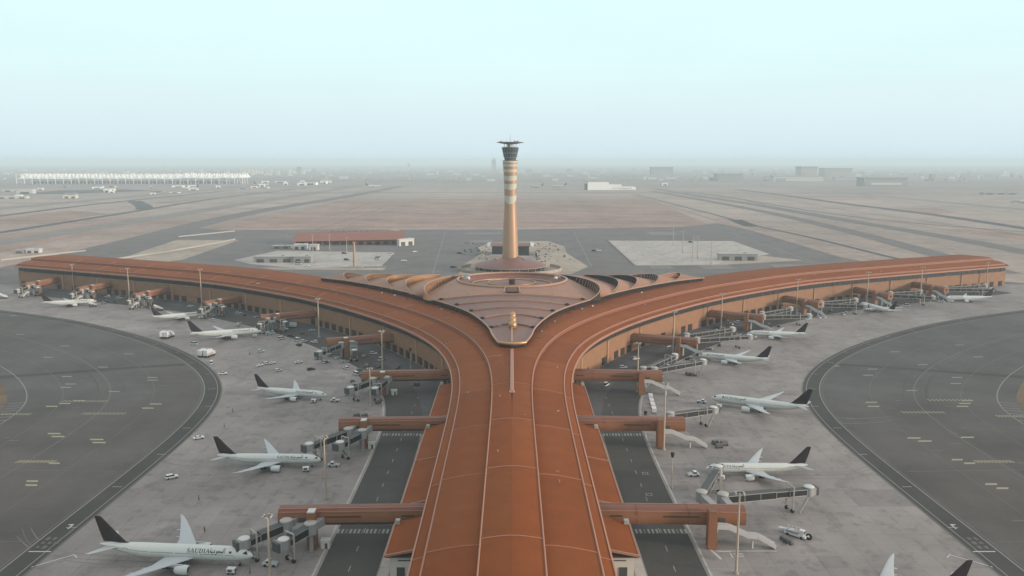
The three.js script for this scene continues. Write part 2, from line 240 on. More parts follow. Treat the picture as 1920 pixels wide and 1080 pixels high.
    mesh('trench_patch', ribbon([[s * 204, -485.5], [s * 232, -478], [s * 268, -466], [s * 300, -456], [s * 360, -450]], [5, 5, 6, 7, 9], .015), M.road, taxi);
  }
  // service road under the boarding bridges, following the building
  for (const s of [-1, 1]) {
    const s1 = SEND - 40, n = EAVE.findIndex((p, i) => ES[i] > s1), a = [], b = [];
    for (let i = 0; i < n; i++) { a.push(eaveAt(ES[i], -14.5)); b.push(eaveAt(ES[i], -33)); }
    const road = structure('service_road', rows(mirror(a, s).map(([x, z]) => [x, .015, z]), mirror(b, s).map(([x, z]) => [x, .015, z])), M.road);
    mesh('edge_line', ribbon(mirror(b, s), .5, .03), M.line, road); 
    structure('kerb_strip', rows(mirror(b, s).map(([x, z]) => [x + s * .5, .14, z]), mirror(b, s).map(([x, z]) => [x + s * 1.3, .14, z])), M.plate);
    const st = a.filter((p) => p[1] > -345); structure('footpath', rows(mirror(st, s).map(([x, z]) => [x - s * .4, .03, z]), mirror(st, s).map(([x, z]) => [x - s * 3.6, .03, z])), M.plate);
    const cv = []; for (let i = 0; i < n; i++) if (a[i][1] < -352) cv.push(i); structure('service_yard', rows(cv.map((i) => { const p = eaveAt(ES[i], 3); return [s * p[0], .012, p[1]]; }), cv.map((i) => { const p = eaveAt(ES[i], -14.7); return [s * p[0], .012, p[1]]; })), M.dark);
    for (let z = -232; z > -420; z -= 13) mesh('centre_dash', box(.3, .02, 3.6, s * 50.5, .03, z), M.line, road);
    for (const z of [-257.5, -355.6]) for (let k = 0; k < 13; k++) mesh('crossing_stripe', box(.75, .02, 3.2, s * (42.6 + k * 1.4), .035, z), k % 4 === 2 ? M.faint : M.line, road);
    if (s > 0) for (const [x, z] of [[53, -226], [49.5, -221], [54, -309], [52, -288]]) mesh('road_symbol', [box(2.4, .02, .3, x, .035, z - 1), box(2.4, .021, .3, x, .035, z + 1), box(.3, .022, 2, x - 1, .035, z), box(.3, .02, 1.6, x + 1.1, .035, z)], M.line, road);
  }
  // tracks, repaired patches and faint lines
  const tr = [M.runway, M.oldRoad, M.paleSand, M.redSoil, M.dark];
  for (let i = 0; i < 64; i++) { const cross = rnd() < .45, sx = rnd() < .5 ? -1 : 1, z = -rr(1650, 4600), x = sx * rr(560, 2300) * (-z / 3200), L = rr(160, 900), w = rr(2.5, 7) * (-z / 2200), p = []; for (let k = 0; k <= 6; k++) { const t = (k / 6 - .5) * L; p.push(cross ? [x + t, z + 40 * fbm(t / 300 + i, i * 2.1, 2)] : [x + 50 * fbm(t / 400 + i, i, 2), z + t * 1.6]); } structure('dirt_track', ribbon(p, w, -.1 + i * .001), tr[i % 5]); }
  for (let i = 0; i < 26; i++) { const z = -rr(1640, 2650), L = rr(60, 320), x = rr(-430, 360), p = []; for (let k = 0; k <= 5; k++) p.push([x + (k / 5) * L, z + 16 * fbm(k + i * 3, i, 2)]); structure('dirt_track', ribbon(p, rr(3, 9), -.15 + i * .001), i % 3 ? M.runway : M.paleSand); }
  const ba = scene.getObjectByName('back_apron'), ap = scene.getObjectByName('apron'), tones = [mat(.17, .158, .155, .8), mat(.15, .138, .136, .8), mat(.21, .19, .185, .7)], gaps = [mat(.246, .22, .21, .75), mat(.278, .248, .236, .75), mat(.238, .21, .2, .75)];
  for (const m of [...tones, ...gaps]) { m.map = slab; m.color.multiplyScalar(K); }
  for (let i = 0; i < 46; i++) { const x = rr(-480, 400), z = -rr(760, 1450); if (Math.abs(x) < 95 && z > -1280) continue; mesh('repair_patch', poly([[0, 0], [1, 0], [1, 1], [0, 1]].map(([a, b], k) => [x + a * (20 + (i * 37) % 70), z + b * (14 + (i * 53) % 50)]), -.055 + i * .0004), tones[i % 3], ba); }
  for (const [a, b, w] of [[[-120, -1440], [-90, -900], .8], [[112, -1440], [96, -960], .8], [[-420, -1400], [300, -1420], 1], [[-480, -900], [-150, -915], .8], [[150, -900], [430, -930], .8], [[390, -1430], [380, -1000], .9], [[120, -1300], [380, -1330], .7], [[-380, -1180], [-130, -1160], .7]]) mesh('painted_line', bar([a[0], -.02, a[1]], [b[0], -.02, b[1]], w, .02), M.line, ba);
  for (let i = 0; i < 90; i++) { const q = rr(sAtZ(-200), SEND - 60), d = -rr(38, 110), s = i % 2 ? 1 : -1, [x, z] = eaveAt(q, d), gx = Math.round(x / 7.5) * 7.5, gz = Math.round(z / 7.5) * 7.5, o = OUT.find((p) => p[1] < gz); if (!o || gx > o[0] - 16) continue; const w = 7.5 * (1 + i % 3), h = 7.5 * (1 + (i >> 2) % 2); mesh('repair_patch', poly([[gx, gz], [gx + w, gz], [gx + w, gz + h], [gx, gz + h]].map(([a, b]) => [s * a, b]), .0035 + i * .00002), gaps[i % 3], ap); }
  mesh('painted_line', [box(20, .02, .4, 76, .03, -243.4), bar([64, .03, -247], [66.6, .03, -238], .8, .02), box(4, .02, .4, 69, .03, -243), box(.4, .02, 3, 70.5, .03, -240.5), box(3, .02, .4, 73, .03, -240), box(3, .02, .4, 73, .03, -241.5)], M.white, ap);
  for (let k = 0; k < 5; k++) mesh('lead_in_line', bar([78 + k * 2.2, .03, -281], [81 + k * 2.2, .03, -289], .4, .02), M.yellow, ap);
  mesh('painted_line', [bar([-150, .03, -233], [-141, .03, -241], .3, .02), bar([-141, .03, -241], [-139, .03, -239], .3, .02), bar([150, .03, -233], [141, .03, -241], .3, .02), bar([141, .03, -241], [139, .03, -239], .3, .02)], M.white, ap);
}

// ------------------------------------------------------------------ terminal building
const terminal = thing('terminal_building', 'huge copper-roofed airport terminal with a long nave splitting into two curved wings', 'terminal');
{
  // heights across the roof, by distance d in from the eave
  const prof = (d) => d < 3.9 ? 20 + d * .3 : d < 18.6 ? 22.2 + 2.2 * Math.sin((d - 3.9) / 14.7 * Math.PI / 2) : d < 27 ? 26.2 + 1.0 * Math.sin((d - 18.6) / 8.4 * Math.PI / 2) : 27.2 - (d - 27) * .03;
  const bays = []; // bay boundaries along the eave
  const sA = sAtZ(-199);
  for (let k = -6; k < 40; k++) { const q = sA + k * 49; if (q > SEND - 22) break; if (q > 2) bays.push(q); }
  bays.unshift(0); bays.push(SEND);
  for (const s of [-1, 1]) {
    const roof = part('roof', terminal), walls = part('facade', terminal);
    const pt = (q, d, dy = 0) => { let [x, z] = eaveAt(q, d); if (x < 0 && d > 3) { const [ex, ez] = eaveAt(q, 0); const t = ex / (ex - x); x = 0; z = lerp(ez, z, t); } return [s * x, prof(d) + dy, z, q, d]; };
    const wingTip = (q, d) => q; // the far end is cut square
    const strip = (q0, q1, d0, d1, n = 6, dy = 0) => { const nu = Math.max(4, Math.round((q1 - q0) / 6)); return grid((u, v) => pt(lerp(q0, q1, u), lerp(d0, d1, v), dy), nu, n); };
    for (let k = 0; k + 1 < bays.length; k++) {
      const q0 = bays[k], q1 = bays[k + 1], mid = eaveAt((q0 + q1) / 2);
      mesh('roof_panel', strip(q0, q1, 0, 3.895, 2), M.roofs[Math.floor(rnd() * 5)], roof);
      mesh('roof_panel', strip(q0, q1, 3.905, 18.595), M.roofs[Math.floor(rnd() * 5)], roof);
      mesh('roof_panel', strip(q0, q1, 18.605, 27.0, 4), M.roofs[Math.floor(rnd() * 5)], roof);
      if (mid[1] < -325) mesh('roof_panel', strip(q0, q1, 27, 56, 8), M.roofs[Math.floor(rnd() * 5)], roof);
      // wall below the eave: dark glass band, tan panel, dark ground-floor openings
      const wl = (d, y0, y1) => { const nu = Math.max(3, Math.round((q1 - q0) / 6)); return grid((u, v) => { const [x, z] = eaveAt(lerp(q0, q1, u), d); return [s * x, lerp(y0, y1, v), z, lerp(q0, q1, u), lerp(y0, y1, v)]; }, nu, 1); };
      mesh('window_band', wl(4.2, 14.6, 19.7), M.band, walls);
      mesh('wall_panel', wl(3.6, 5.4, 14.6), M.wall, walls);
      mesh('wall_panel', wl(4.0, 0, 5.4), M.wall, walls);
      mesh('ledge', grid((u, v) => { const [x, z] = eaveAt(lerp(q0, q1, u), lerp(3.3, 4.3, v)); return [s * x, 14.8, z]; }, 8, 1), M.pilaster, walls);
      if (mid[1] < -300) {
        for (let j = 0; j < 5; j++) { if (rnd() < .25) continue; const q = lerp(q0, q1, (j + .5) / 5), a = eaveAt(q - 2.6, 3.75), b = eaveAt(q + 2.6, 3.75); mesh('service_door', bar([s * a[0], 2.4, a[1]], [s * b[0], 2.4, b[1]], .4, 4.6), M.darkGap, walls); }
        const a = eaveAt(q0, 3.45); mesh('pilaster', cyl(.8, .8, 14.6, s * a[0], 0, a[1], 8), M.pilaster, walls);
        for (let j = 1; j < 8; j++) { const p = eaveAt(lerp(q0, q1, j / 8), 4.1); mesh('mullion', box(.25, 4.9, .25, s * p[0], 17.1, p[1]), M.slit, walls); }
      }
    }
    const along = (d, dy, n = 1) => { const o = []; for (let q = 0; q <= SEND; q += 6) { const p = pt(q, d, dy); o.push([p[0], p[1], p[2]]); } const p = pt(SEND, d, dy); o.push([p[0], p[1], p[2]]); return o; };
    const sheet = (a, b) => rows(a, b);
    // raised step at the nave edge, gutter step, eave fascia, soffit
    mesh('clerestory_step', sheet(along(18.605, .02), along(18.3, -.1)), M.roofSide, roof);
    mesh('gutter_step', sheet(along(3.905, .05), along(3.6, -.02)), M.roofSide, roof);
    mesh('eave_fascia', [sheet(along(0, .25), along(0, -.9)), sheet(along(0, .25), along(.5, .25)), sheet(along(.5, .25), along(.5, -.1))], M.roofTrim, roof);
    mesh('soffit', sheet(along(0, -.88), along(5, -2)), M.soffit, roof);
    mesh('ridge_rib', tube(along(18.62, .05), .26, 5), M.roofTrim, roof);
    mesh('gutter_rib', tube(along(3.93, .05), .3, 5), M.roofTrim, roof);
    for (const q of bays.slice(1, -1)) for (const [d0, d1, n] of [[.5, 3.7, 2], [4.3, 18.4, 8], [18.9, 27, 5]]) { const l = []; for (let i = 0; i <= n; i++) { const p = pt(q, lerp(d0, d1, i / n), .06); l.push([p[0], p[1], p[2]]); } mesh('seam', tube(l, .2, 4), M.seam, roof); }
    // square end of the wing
    const end = []; for (const d of [0, 4, 8, 12, 18, 27, 40, 54]) end.push(d); const e3 = end.map((d) => { const p = pt(SEND, d); return [p[0], p[1], p[2]]; });
    mesh('end_fascia', rows(e3, e3.map(([x, y, z]) => [x, y - 1.4, z])), M.roofTrim, roof);
    mesh('end_wall', rows(end.map((d) => { const [x, z] = eaveAt(SEND - 8, Math.max(3.6, d)); return [s * x, 0, z]; }), end.map((d) => { const [x, z] = eaveAt(SEND - 8, Math.max(3.6, d)); return [s * x, 19.2, z]; })), M.wall, walls);
  }
  mesh('spine_cover', [rbox(1.7, .9, 78, 0, 27.4, -372, .3), rbox(2.6, .5, 3, 0, 27.3, -333, .2)], M.roofTrim, part('roof', terminal));

  for (let i = 0; i < 26; i++) { const q = rr(sAtZ(-180), SEND - 90), d = [8, 12, 16, 22][i % 4], [x, z] = eaveAt(q, d), s = rnd() < .5 ? -1 : 1; mesh('roof_vent', i % 3 ? box(.9, .5, .7, s * x, prof(d) + .25, z) : cyl(.4, .35, .8, s * x, prof(d) - .1, z, 8), i % 2 ? M.seam : M.grey, part('roof', terminal)); }
  // annex blocks beside the nave
  for (const s of [-1, 1]) for (const [z0, z1] of [[-223, -246], [-258, -340], [-351, -408]]) {
    const an = part('annex', terminal);
    mesh('annex_roof', grid((u, v) => [s * lerp(27, 38, u), lerp(11.2, 8.9, u), lerp(z0, z1, v)], 4, 4), M.roof, an);
    mesh('annex_eave', [box(.5, .7, z0 - z1, s * 38, 8.75, (z0 + z1) / 2), bar([s * 27, 11.1, z0], [s * 38.2, 8.8, z0], .5, .7)], M.roofTrim, an);
    mesh('annex_soffit', [box(11, .2, z0 - z1 - .6, s * 32.4, 8.2, (z0 + z1) / 2)], M.soffit, an);
    mesh('annex_wall', [box(11, 8, z0 - z1 - 3.4, s * 31.2, 4, (z0 + z1) / 2)], M.cream, an);
    mesh('annex_door', box(2.4, 4.4, .3, s * 33.5, 2.2, z0 - 1.62), M.darkGrey, an);
    mesh('annex_vent', box(5.6, .25, .3, s * 31.5, 6.6, z0 - 1.6), M.darkGrey, an);
    if (z0 === -258) mesh('seam', bar([s * 27.4, 11.3, -299], [s * 37.9, 9.1, -299], .4, .4), M.roofTrim, an);
    mesh('roof_hatch', rbox(1.6, 1.6, 1.6, s * 36.9, 9.9, z1 + 2, .2), M.metalPale, an);
  }

  // central hall: terraced front, ring, overlapping shells to each side
  const hall = part('central_hall', terminal);
  const EDGE = [[7.5, -418, 29.6], [10.5, -432, 29.9], [13.3, -452, 30.2], [20, -479, 30.3], [28.8, -504, 30.3], [40.6, -525, 30.4], [54, -545, 30.5], [71, -570, 30.5], [89, -593, 30.4], [109, -615, 30.2], [132, -638, 29.9], [160, -659, 29.4]];
  const edgeCurve = new THREE.CatmullRomCurve3(EDGE.map(([x, z, y]) => new THREE.Vector3(x, y, z)), false, 'centripetal');
  const edgePts = edgeCurve.getPoints(90);
  const edgeAtZ = (z) => { let i = 0; while (i < edgePts.length - 2 && edgePts[i + 1].z > z) i++; const t = clamp((z - edgePts[i].z) / (edgePts[i + 1].z - edgePts[i].z), 0, 1); return edgePts[i].clone().lerp(edgePts[i + 1], t); };
  const nose = []; for (let i = -8; i <= 8; i++) { const a = i / 8; nose.push([a * 7.5, 29.6, -418 + 3.2 * (1 - a * a)]); }
  const TZ = [-415.5, -460, -483.5, -502, -520.5, -539.5], TC = [29.7, 31.4, 32.7, 33.8, 34.8, 35.6], EZ = [-418, -453, -479, -504, -525, -545];
  for (let k = 0; k < 5; k++) { // terrace strips, each about 0.7 m lower in front of the next
    const line = (j, up) => (u) => { const a = u * 2 - 1, e = edgeAtZ(EZ[j]); return [a * e.x, lerp(TC[j], e.y, a * a) + up * (1 - a ** 8), lerp(TZ[j], EZ[j], a * a)]; };
    const f = line(k, 0), b = line(k + 1, -.75);
    mesh('terrace', grid((u, v) => { const p = f(u), q = b(u); return [lerp(p[0], q[0], v), lerp(p[1], q[1], v), lerp(p[2], q[2], v), p[0], p[2]]; }, 40, 6), M.fan, hall);
    const st = line(k + 1, 0), sb = line(k + 1, -.8); const tp = [], bt = []; for (let i = 2; i <= 38; i++) { tp.push(st(i / 40)); bt.push(sb(i / 40)); }
    mesh('terrace_step', [rows(tp, bt), tube(tp.filter((_, i) => i % 3 === 0), .28, 5)], M.fanTrim, hall);
    for (const i of [2, 38]) { const p = st(i / 40); mesh('vent_cap', ell(1.5, .7, .9, p[0], p[1] + .1, p[2] + .4), M.darkGap, hall); }
  }
  for (const s of [-1, 1]) { // rim along the fan's edge and the dark glazed gap beneath it
    const rim = edgePts.filter((_, i) => i % 3 === 0).map((p) => [s * p.x, p.y + .1, p.z]);
    mesh('hall_rim', tube(rim, .5, 6), M.fanTrim, hall);
    mesh('glazed_gap', rows(rim.map(([x, y, z]) => [x - s * .5, y, z]), rim.map(([x, y, z]) => [x - s * 1.6, 24.5, z - 1])), M.glass, hall);
    for (let i = 0; i < 14; i++) { const p = edgePts[8 + i * 5], dx = 3.2, q = rnd(); if (rnd() < .45) continue; mesh('roof_machine', q < .6 ? box(rr(.8, 1.8), rr(.6, 1.2), rr(.8, 2.2), s * (p.x + dx), 27.3, p.z + 2.5 + rr(-2, 2)) : ell(.6, .7, .6, s * (p.x + dx), 27.4, p.z + 2.5 + rr(-2, 2)), q < .15 ? M.white : q < .5 ? M.grey : M.roofSide, hall); }
  }
  mesh('hall_rim', [tube(nose, .8, 6), rows(nose, nose.map(([x, y, z]) => [x * .93, 26.6, z - .8]))], M.gold, hall);
  mesh('nose_window', rows(nose.map(([x, y, z]) => [x * .95, 28.6, z + .12]), nose.map(([x, y, z]) => [x * .93, 26.9, z - .2])), M.glass, hall);
  for (let k = 0; k < 3; k++) mesh('skylight_dome', ell(2.5 - k * .25, 2.9 - k * .3, 2.8, .4, 32.0 + k * 1.6, -452 - k * 6), M.gold, hall);
  mesh('spine_rib', bar([0, 29.9, -418], [0, 31.3, -450], 1.1, .4), M.fanTrim, hall);

  // ring and dome
  const RC = [0, -603], RR = 41.5, RH = (z) => 36.4 + (z > -603 ? 0 : (z + 603) * .03);
  const SH = [ // shells: front end, bulge, back end of each raised rim (x, z, y) and the base below the bulge
    { e: [54, -545, 30.6], b: [61.5, -573, 37.4], s: [38, -629, 36.4], y: 30.6 }, { e: [71, -570, 30.6], b: [79.5, -606, 36.2], s: [57, -632, 35.8], y: 30.2 }, { e: [89, -593, 30.4], b: [96.5, -622, 35.3], s: [76, -634, 35.0], y: 30.0 },
    { e: [109, -615, 30.2], b: [116.5, -639, 34.6], s: [94, -640, 34.4], y: 29.8 }, { e: [132, -638, 29.9], b: [138, -655, 34.0], s: [119, -645, 33.0], y: 29.6 }];
  const NT = 28;
  const q3 = (a, b, c, t) => { const u = 2 * b - .5 * (a + c); return (1 - t) * (1 - t) * a + 2 * t * (1 - t) * u + t * t * c; };
  const rimAt = (S, t) => [q3(S.e[0], S.b[0], S.s[0], t), q3(S.e[2], S.b[2], S.s[2], t), q3(S.e[1], S.b[1], S.s[1], t)];
  const baseAt = (S, t) => { const p = rimAt(S, t); return [p[0], q3(S.e[2] - .1, S.y, S.s[2] - .6, t), p[2]]; };
  const tip = { e: [157, -657, 29.4], b: [158, -659, 29.4], s: [157, -662, 29.3], y: 29.3 };
  for (const s of [-1, 1]) {
    // dome from the ring out to the first rim
    const outer = []; for (let i = 0; i <= 20; i++) { const a = i / 20, e = edgeAtZ(-545); outer.push([a * e.x, lerp(35.6, 30.5, a * a), lerp(-539.5, -545, a * a)]); }
    for (let i = 1; i <= NT; i++) outer.push(baseAt(SH[0], i / NT)); for (let i = 1; i <= 12; i++) outer.push([lerp(38, 0, i / 12), lerp(35.4, 35.2, i / 12), lerp(-629, -648, Math.sin(i / 12 * Math.PI / 2))]);
    const len = [0]; for (let i = 1; i < outer.length; i++) len.push(len[i - 1] + Math.hypot(outer[i][0] - outer[i - 1][0], outer[i][2] - outer[i - 1][2]));
    const n = outer.length - 1, ang = (i) => { const [x, , z] = outer[i]; return Math.atan2(x, z - RC[1]); };
    mesh('dome_shell', grid((u, v) => { const i = Math.round(u * n), a = ang(i), r = [RR * Math.sin(a), 0, RC[1] + RR * Math.cos(a)]; r[1] = RH(r[2]); const o = outer[i], sag = .6 * Math.sin(v * Math.PI); return [s * lerp(r[0], o[0], v), lerp(r[1], o[1], v) + sag, lerp(r[2], o[2], v)]; }, n, 6), M.shell, hall);
    for (let k = 0; k < SH.length; k++) {
      const A = SH[k], B = SH[k + 1] || tip, last = !SH[k + 1];
      const wing = part('roof_shell', hall);
      mesh('shell_roof', grid((u, v) => { const p = rimAt(A, u), q = baseAt(B, u), c = -.25 * Math.sin(v * Math.PI); return [s * lerp(p[0], q[0] + (last ? 0 : 1), v), lerp(p[1], q[1], v) + c, lerp(p[2], q[2], v)]; }, NT, 8), M.shell, hall);
      const rim = [], base = []; for (let i = 0; i <= NT; i++) { const p = rimAt(A, i / NT), q = baseAt(A, i / NT); rim.push([s * p[0], p[1] + .1, p[2]]); base.push([s * (q[0] + .9), q[1] - .4, q[2]]); }
      mesh('shell_rim', tube(rim.filter((_, i) => i % 2 === 0), .36, 6), M.fanTrim, wing);
      mesh('shell_opening', rows(rim.map(([x, y, z]) => [x + s * .35, y, z]), base), s < 0 ? M.gold : M.darkGap, wing);  // sun-facing left side coloured gold, shaded right side dark: light set in the material
      if (k === 0 || k === 3) for (let i = 0; i < 11; i++) { const t = lerp(k ? .3 : .42, .82, i / 10), p = rimAt(A, t), q = baseAt(A, t); mesh('louvre', bar([s * (p[0] - .3), p[1] - .6, p[2]], [s * (q[0] - 1.6), q[1] - .2, q[2]], .5, .5), M.fanTrim, wing); }
      hall.remove(wing); terminal.add(wing);
    }
    // back edge wall and the low columns in front of the first opening
    mesh('back_wall', rows([[0, 35, -648], [38, 35.4, -631], [57, 34.9, -634], [76, 34, -636], [94, 33.2, -642], [119, 31.8, -647], [157, 29.3, -662]].map(([x, y, z]) => [s * x, y, z]), [[0, 0, -648], [38, 0, -631], [57, 0, -634], [76, 0, -636], [94, 0, -642], [119, 0, -647], [157, 0, -662]].map(([x, y, z]) => [s * x, y, z])), M.wall, hall);
    for (let i = 0; i < 6; i++) mesh('finial', rbox(.6, 1.7, .6, s * (42 + i * 1.7), 33.0 - i * .25, -543.4 - i * .35, .1), M.pilaster, hall);
    mesh('finial', rbox(.9, 2, .9, s * 28, 35.3, -541.5, .2), M.pilaster, hall);
    mesh('roof_plant', rbox(4.5, 4.2, 4, s * 35, 37.5, -611, .3), s < 0 ? M.grey : M.fanTrim, hall);
    mesh('roof_lamp', ell(1.6, 1.4, 1.6, s * 33.5, 36.8, -606), M.white, hall);
  }
  const circ = (r, y, n = 64) => { const o = []; for (let i = 0; i < n; i++) { const a = i / n * 2 * Math.PI, z = RC[1] + r * Math.cos(a); o.push([r * Math.sin(a), RH(z) + y, z]); } return o; };
  mesh('ring_rim', tube(circ(RR, .5), .95, 6, true), M.fanTrim, hall);
  mesh('ring_bowl', grid((u, v) => { const a = u * 2 * Math.PI, r = RR * (1 - v), z = RC[1] + r * Math.cos(a); return [r * Math.sin(a), RH(z) - 3.4 * Math.min(1, v * 7) + 2.1 * smooth(.3, 1, v), z]; }, 64, 18), M.fan, hall);
  mesh('ring_bowl_rib', [tube(circ(30, -2.9), .5, 5, true), tube(circ(18, -1.9), .4, 5, true)], M.gold, hall);
  mesh('roof_cabin', [rbox(5, 4.6, 5, 0, 36.6, -592, .2)], M.fan, hall); mesh('roof_cabin_door', box(3, 3.4, .2, 0, 36.4, -589.4), M.darkGap, hall);
  mesh('stair_channel', [box(8.6, .3, 20, 0, 36.75, -551)], M.darkGap, hall);
  mesh('stair_channel_wall', [bar([-4.6, 37, -562], [-5.6, 36.5, -540.6], .7, 1), bar([4.6, 37, -562], [5.6, 36.5, -540.6], .7, 1)], M.fanTrim, hall);
  for (let k = 0; k < 7; k++) mesh('channel_step', box(7.4, .5, 1.1, 0, 37.0 + k * .05, -542.5 - k * 2.6), M.fan, hall);
}

// ------------------------------------------------------------------ control tower
{
  const X = -2, Z = -936;
  const t = thing('control_tower', 'tall copper control tower with white bands and dark glass cab behind the terminal', 'control tower', [X, 0, Z]);
  const prof = [[9.9, 8], [9.5, 14], [8.9, 30], [8.1, 50], [7.2, 66], [6.85, 77], [7.0, 92], [7.5, 108], [8.2, 118], [8.7, 125.6]];
  const rad = (h) => { let i = 0; while (i < prof.length - 2 && prof[i + 1][1] < h) i++; const u = (h - prof[i][1]) / (prof[i + 1][1] - prof[i][1]); return lerp(prof[i][0], prof[i + 1][0], u); };
  mesh('shaft', new THREE.LatheGeometry(prof.map(([r, h]) => new THREE.Vector2(r, h)), 48), M.tower, t);
  for (const [tf, bf, ts, bs] of [[126, 123.8, 126, 123.8], [122, 119.3, 122.1, 119.7], [116.2, 112.8, 116.6, 113.6], [108.7, 103.2, 109.3, 104.8], [99.3, 92.8, 100.6, 96.2], [85.4, 76.4, 88.4, 85.6]])
    mesh('white_band', grid((u, v) => { const a = u * 2 * Math.PI, k = (1 + Math.cos(a)) / 2, kk = k ** 1.6, h = lerp(lerp(bs, bf, kk), lerp(ts, tf, kk), v), r = rad(h) + .12; return [r * Math.sin(a), h, r * Math.cos(a)]; }, 48, 3), M.towerBand, t);
  mesh('neck', new THREE.LatheGeometry([[8.8, 125.6], [8.9, 126.3], [6.8, 126.6], [6.6, 128.2], [7.2, 129.3]].map(([r, h]) => new THREE.Vector2(r, h)), 40), M.darkGrey, t);
  const cab = mesh('cab_glass', new THREE.LatheGeometry([[7.2, 129.3], [8.4, 134.6], [8.5, 134.7], [9.7, 140.8]].map(([r, h]) => new THREE.Vector2(r, h)), 24), M.cab, t);
  for (const [r, h] of [[7.35, 129.6], [8.5, 134.7], [9.75, 140.9]]) mesh('cab_ring', new THREE.TorusGeometry(r, .28, 6, 40).rotateX(Math.PI / 2).translate(0, h, 0), M.grey, cab);
  for (let i = 0; i < 16; i++) { const a = i / 16 * 2 * Math.PI; mesh('cab_mullion', bar([7.3 * Math.sin(a), 129.4, 7.3 * Math.cos(a)], [9.75 * Math.sin(a), 140.8, 9.75 * Math.cos(a)], .22), M.grey, cab); }
  mesh('cab_roof', cyl(9.4, 8.6, .7, 0, 140.9, 0, 32), M.darkGrey, t);
  for (let i = 0; i < 10; i++) { const a = i / 10 * 2 * Math.PI; mesh('roof_post', cyl(.35, .35, 4, 7 * Math.sin(a), 141.4, 7 * Math.cos(a), 6), M.white, t); }
  mesh('plant_drum', cyl(3.4, 3.4, 4, 0, 141.4, 0, 20), M.white, t);
  mesh('roof_disc', new THREE.LatheGeometry([[0, 145.2], [7, 145.0], [15.4, 146.6], [15.6, 147.1], [15.2, 147.3], [0, 147.0]].map(([r, h]) => new THREE.Vector2(r, h)), 48), M.grey, t);
  mesh('aerial', [cyl(.22, .08, 10, 0, 147, 0, 6), cyl(.12, .12, 3, -9, 147, 2, 5), cyl(.12, .12, 2.6, 10, 147, -1, 5), cyl(.1, .1, 3.4, -4, 147, 5, 5), box(3, 1, .5, 8, 147.8, 3), box(2, 1.2, .6, -11, 147.7, 0), ell(.9, .9, .9, 5, 148, 5)], M.darkGrey, t);
  // skirt building round its foot
  const b = thing('tower_base_building', 'low round building with brown domed roof at the foot of the control tower', 'building', [X, 0, -928]);
  mesh('roof', new THREE.LatheGeometry([[42, 5.4], [42.4, 6.0], [36, 8.4], [24, 11.6], [9, 14.6], [9, 13.8]].map(([r, h]) => new THREE.Vector2(r, h)), 56), M.fan, b);
  mesh('roof_rim', new THREE.TorusGeometry(42.3, .45, 6, 64).rotateX(Math.PI / 2).translate(0, 5.6, 0), M.fanTrim, b);
  mesh('window_band', cyl(40.5, 40.5, 5.5, 0, 0, 0, 56), M.glass, b);
  for (let i = 0; i < 24; i++) { const a = i / 24 * 2 * Math.PI; mesh('mullion', box(.7, 5.3, .7, 40.7 * Math.sin(a), 2.65, 40.7 * Math.cos(a)), M.metalPale, b); }
  const wallPts = (r0, y) => { const o = []; for (let i = 0; i <= 48; i++) { const a = (i / 48 - .5) * 4.4; o.push([r0 * 1.06 * Math.sin(a), y, r0 * .86 * Math.cos(a)]); } return o; };
  mesh('terrace_wall', [rows(wallPts(57, 0), wallPts(57, 3.4)), rows(wallPts(57, 3.4), wallPts(55.6, 3.4)), rows(wallPts(55.6, 3.4), wallPts(55.6, 0))], M.paleSand, b);
  for (const s of [-1, 1]) mesh('entrance_canopy', bar([s * 17, 13.4, 8], [s * 9.5, 14.6, -6], 2.4, 1), M.roofTrim, b);
  const r = thing('technical_building', 'brown rectangular roof with white edge beams directly behind the control tower', 'building', [X, 0, -1085]);
  mesh('roof', grid((u, v) => [lerp(-27, 27, u), 12.5 + 3.2 * Math.sin(v * Math.PI), lerp(14, -26, v)], 6, 10), M.fan, r); mesh('wall', box(50, 12, 36, 0, 6, -6), M.glass, r);
  for (const s of [-1, 1]) mesh('edge_beam', rows(Array.from({ length: 11 }, (_, i) => [s * 27, 12.9 + 3.2 * Math.sin(i / 10 * Math.PI), lerp(15, -27, i / 10)]), Array.from({ length: 11 }, (_, i) => [s * 31.5, 12.2 + 3.2 * Math.sin(i / 10 * Math.PI), lerp(15, -27, i / 10)])), M.white, r);
  mesh('yard_wall', [box(1, 3, 60, -36, 1.5, 30), box(1, 3, 60, 36, 1.5, 30), box(30, 4, 8, -12, 2, 40), box(18, 3, 10, 14, 1.5, 52)], M.grey, r);
}

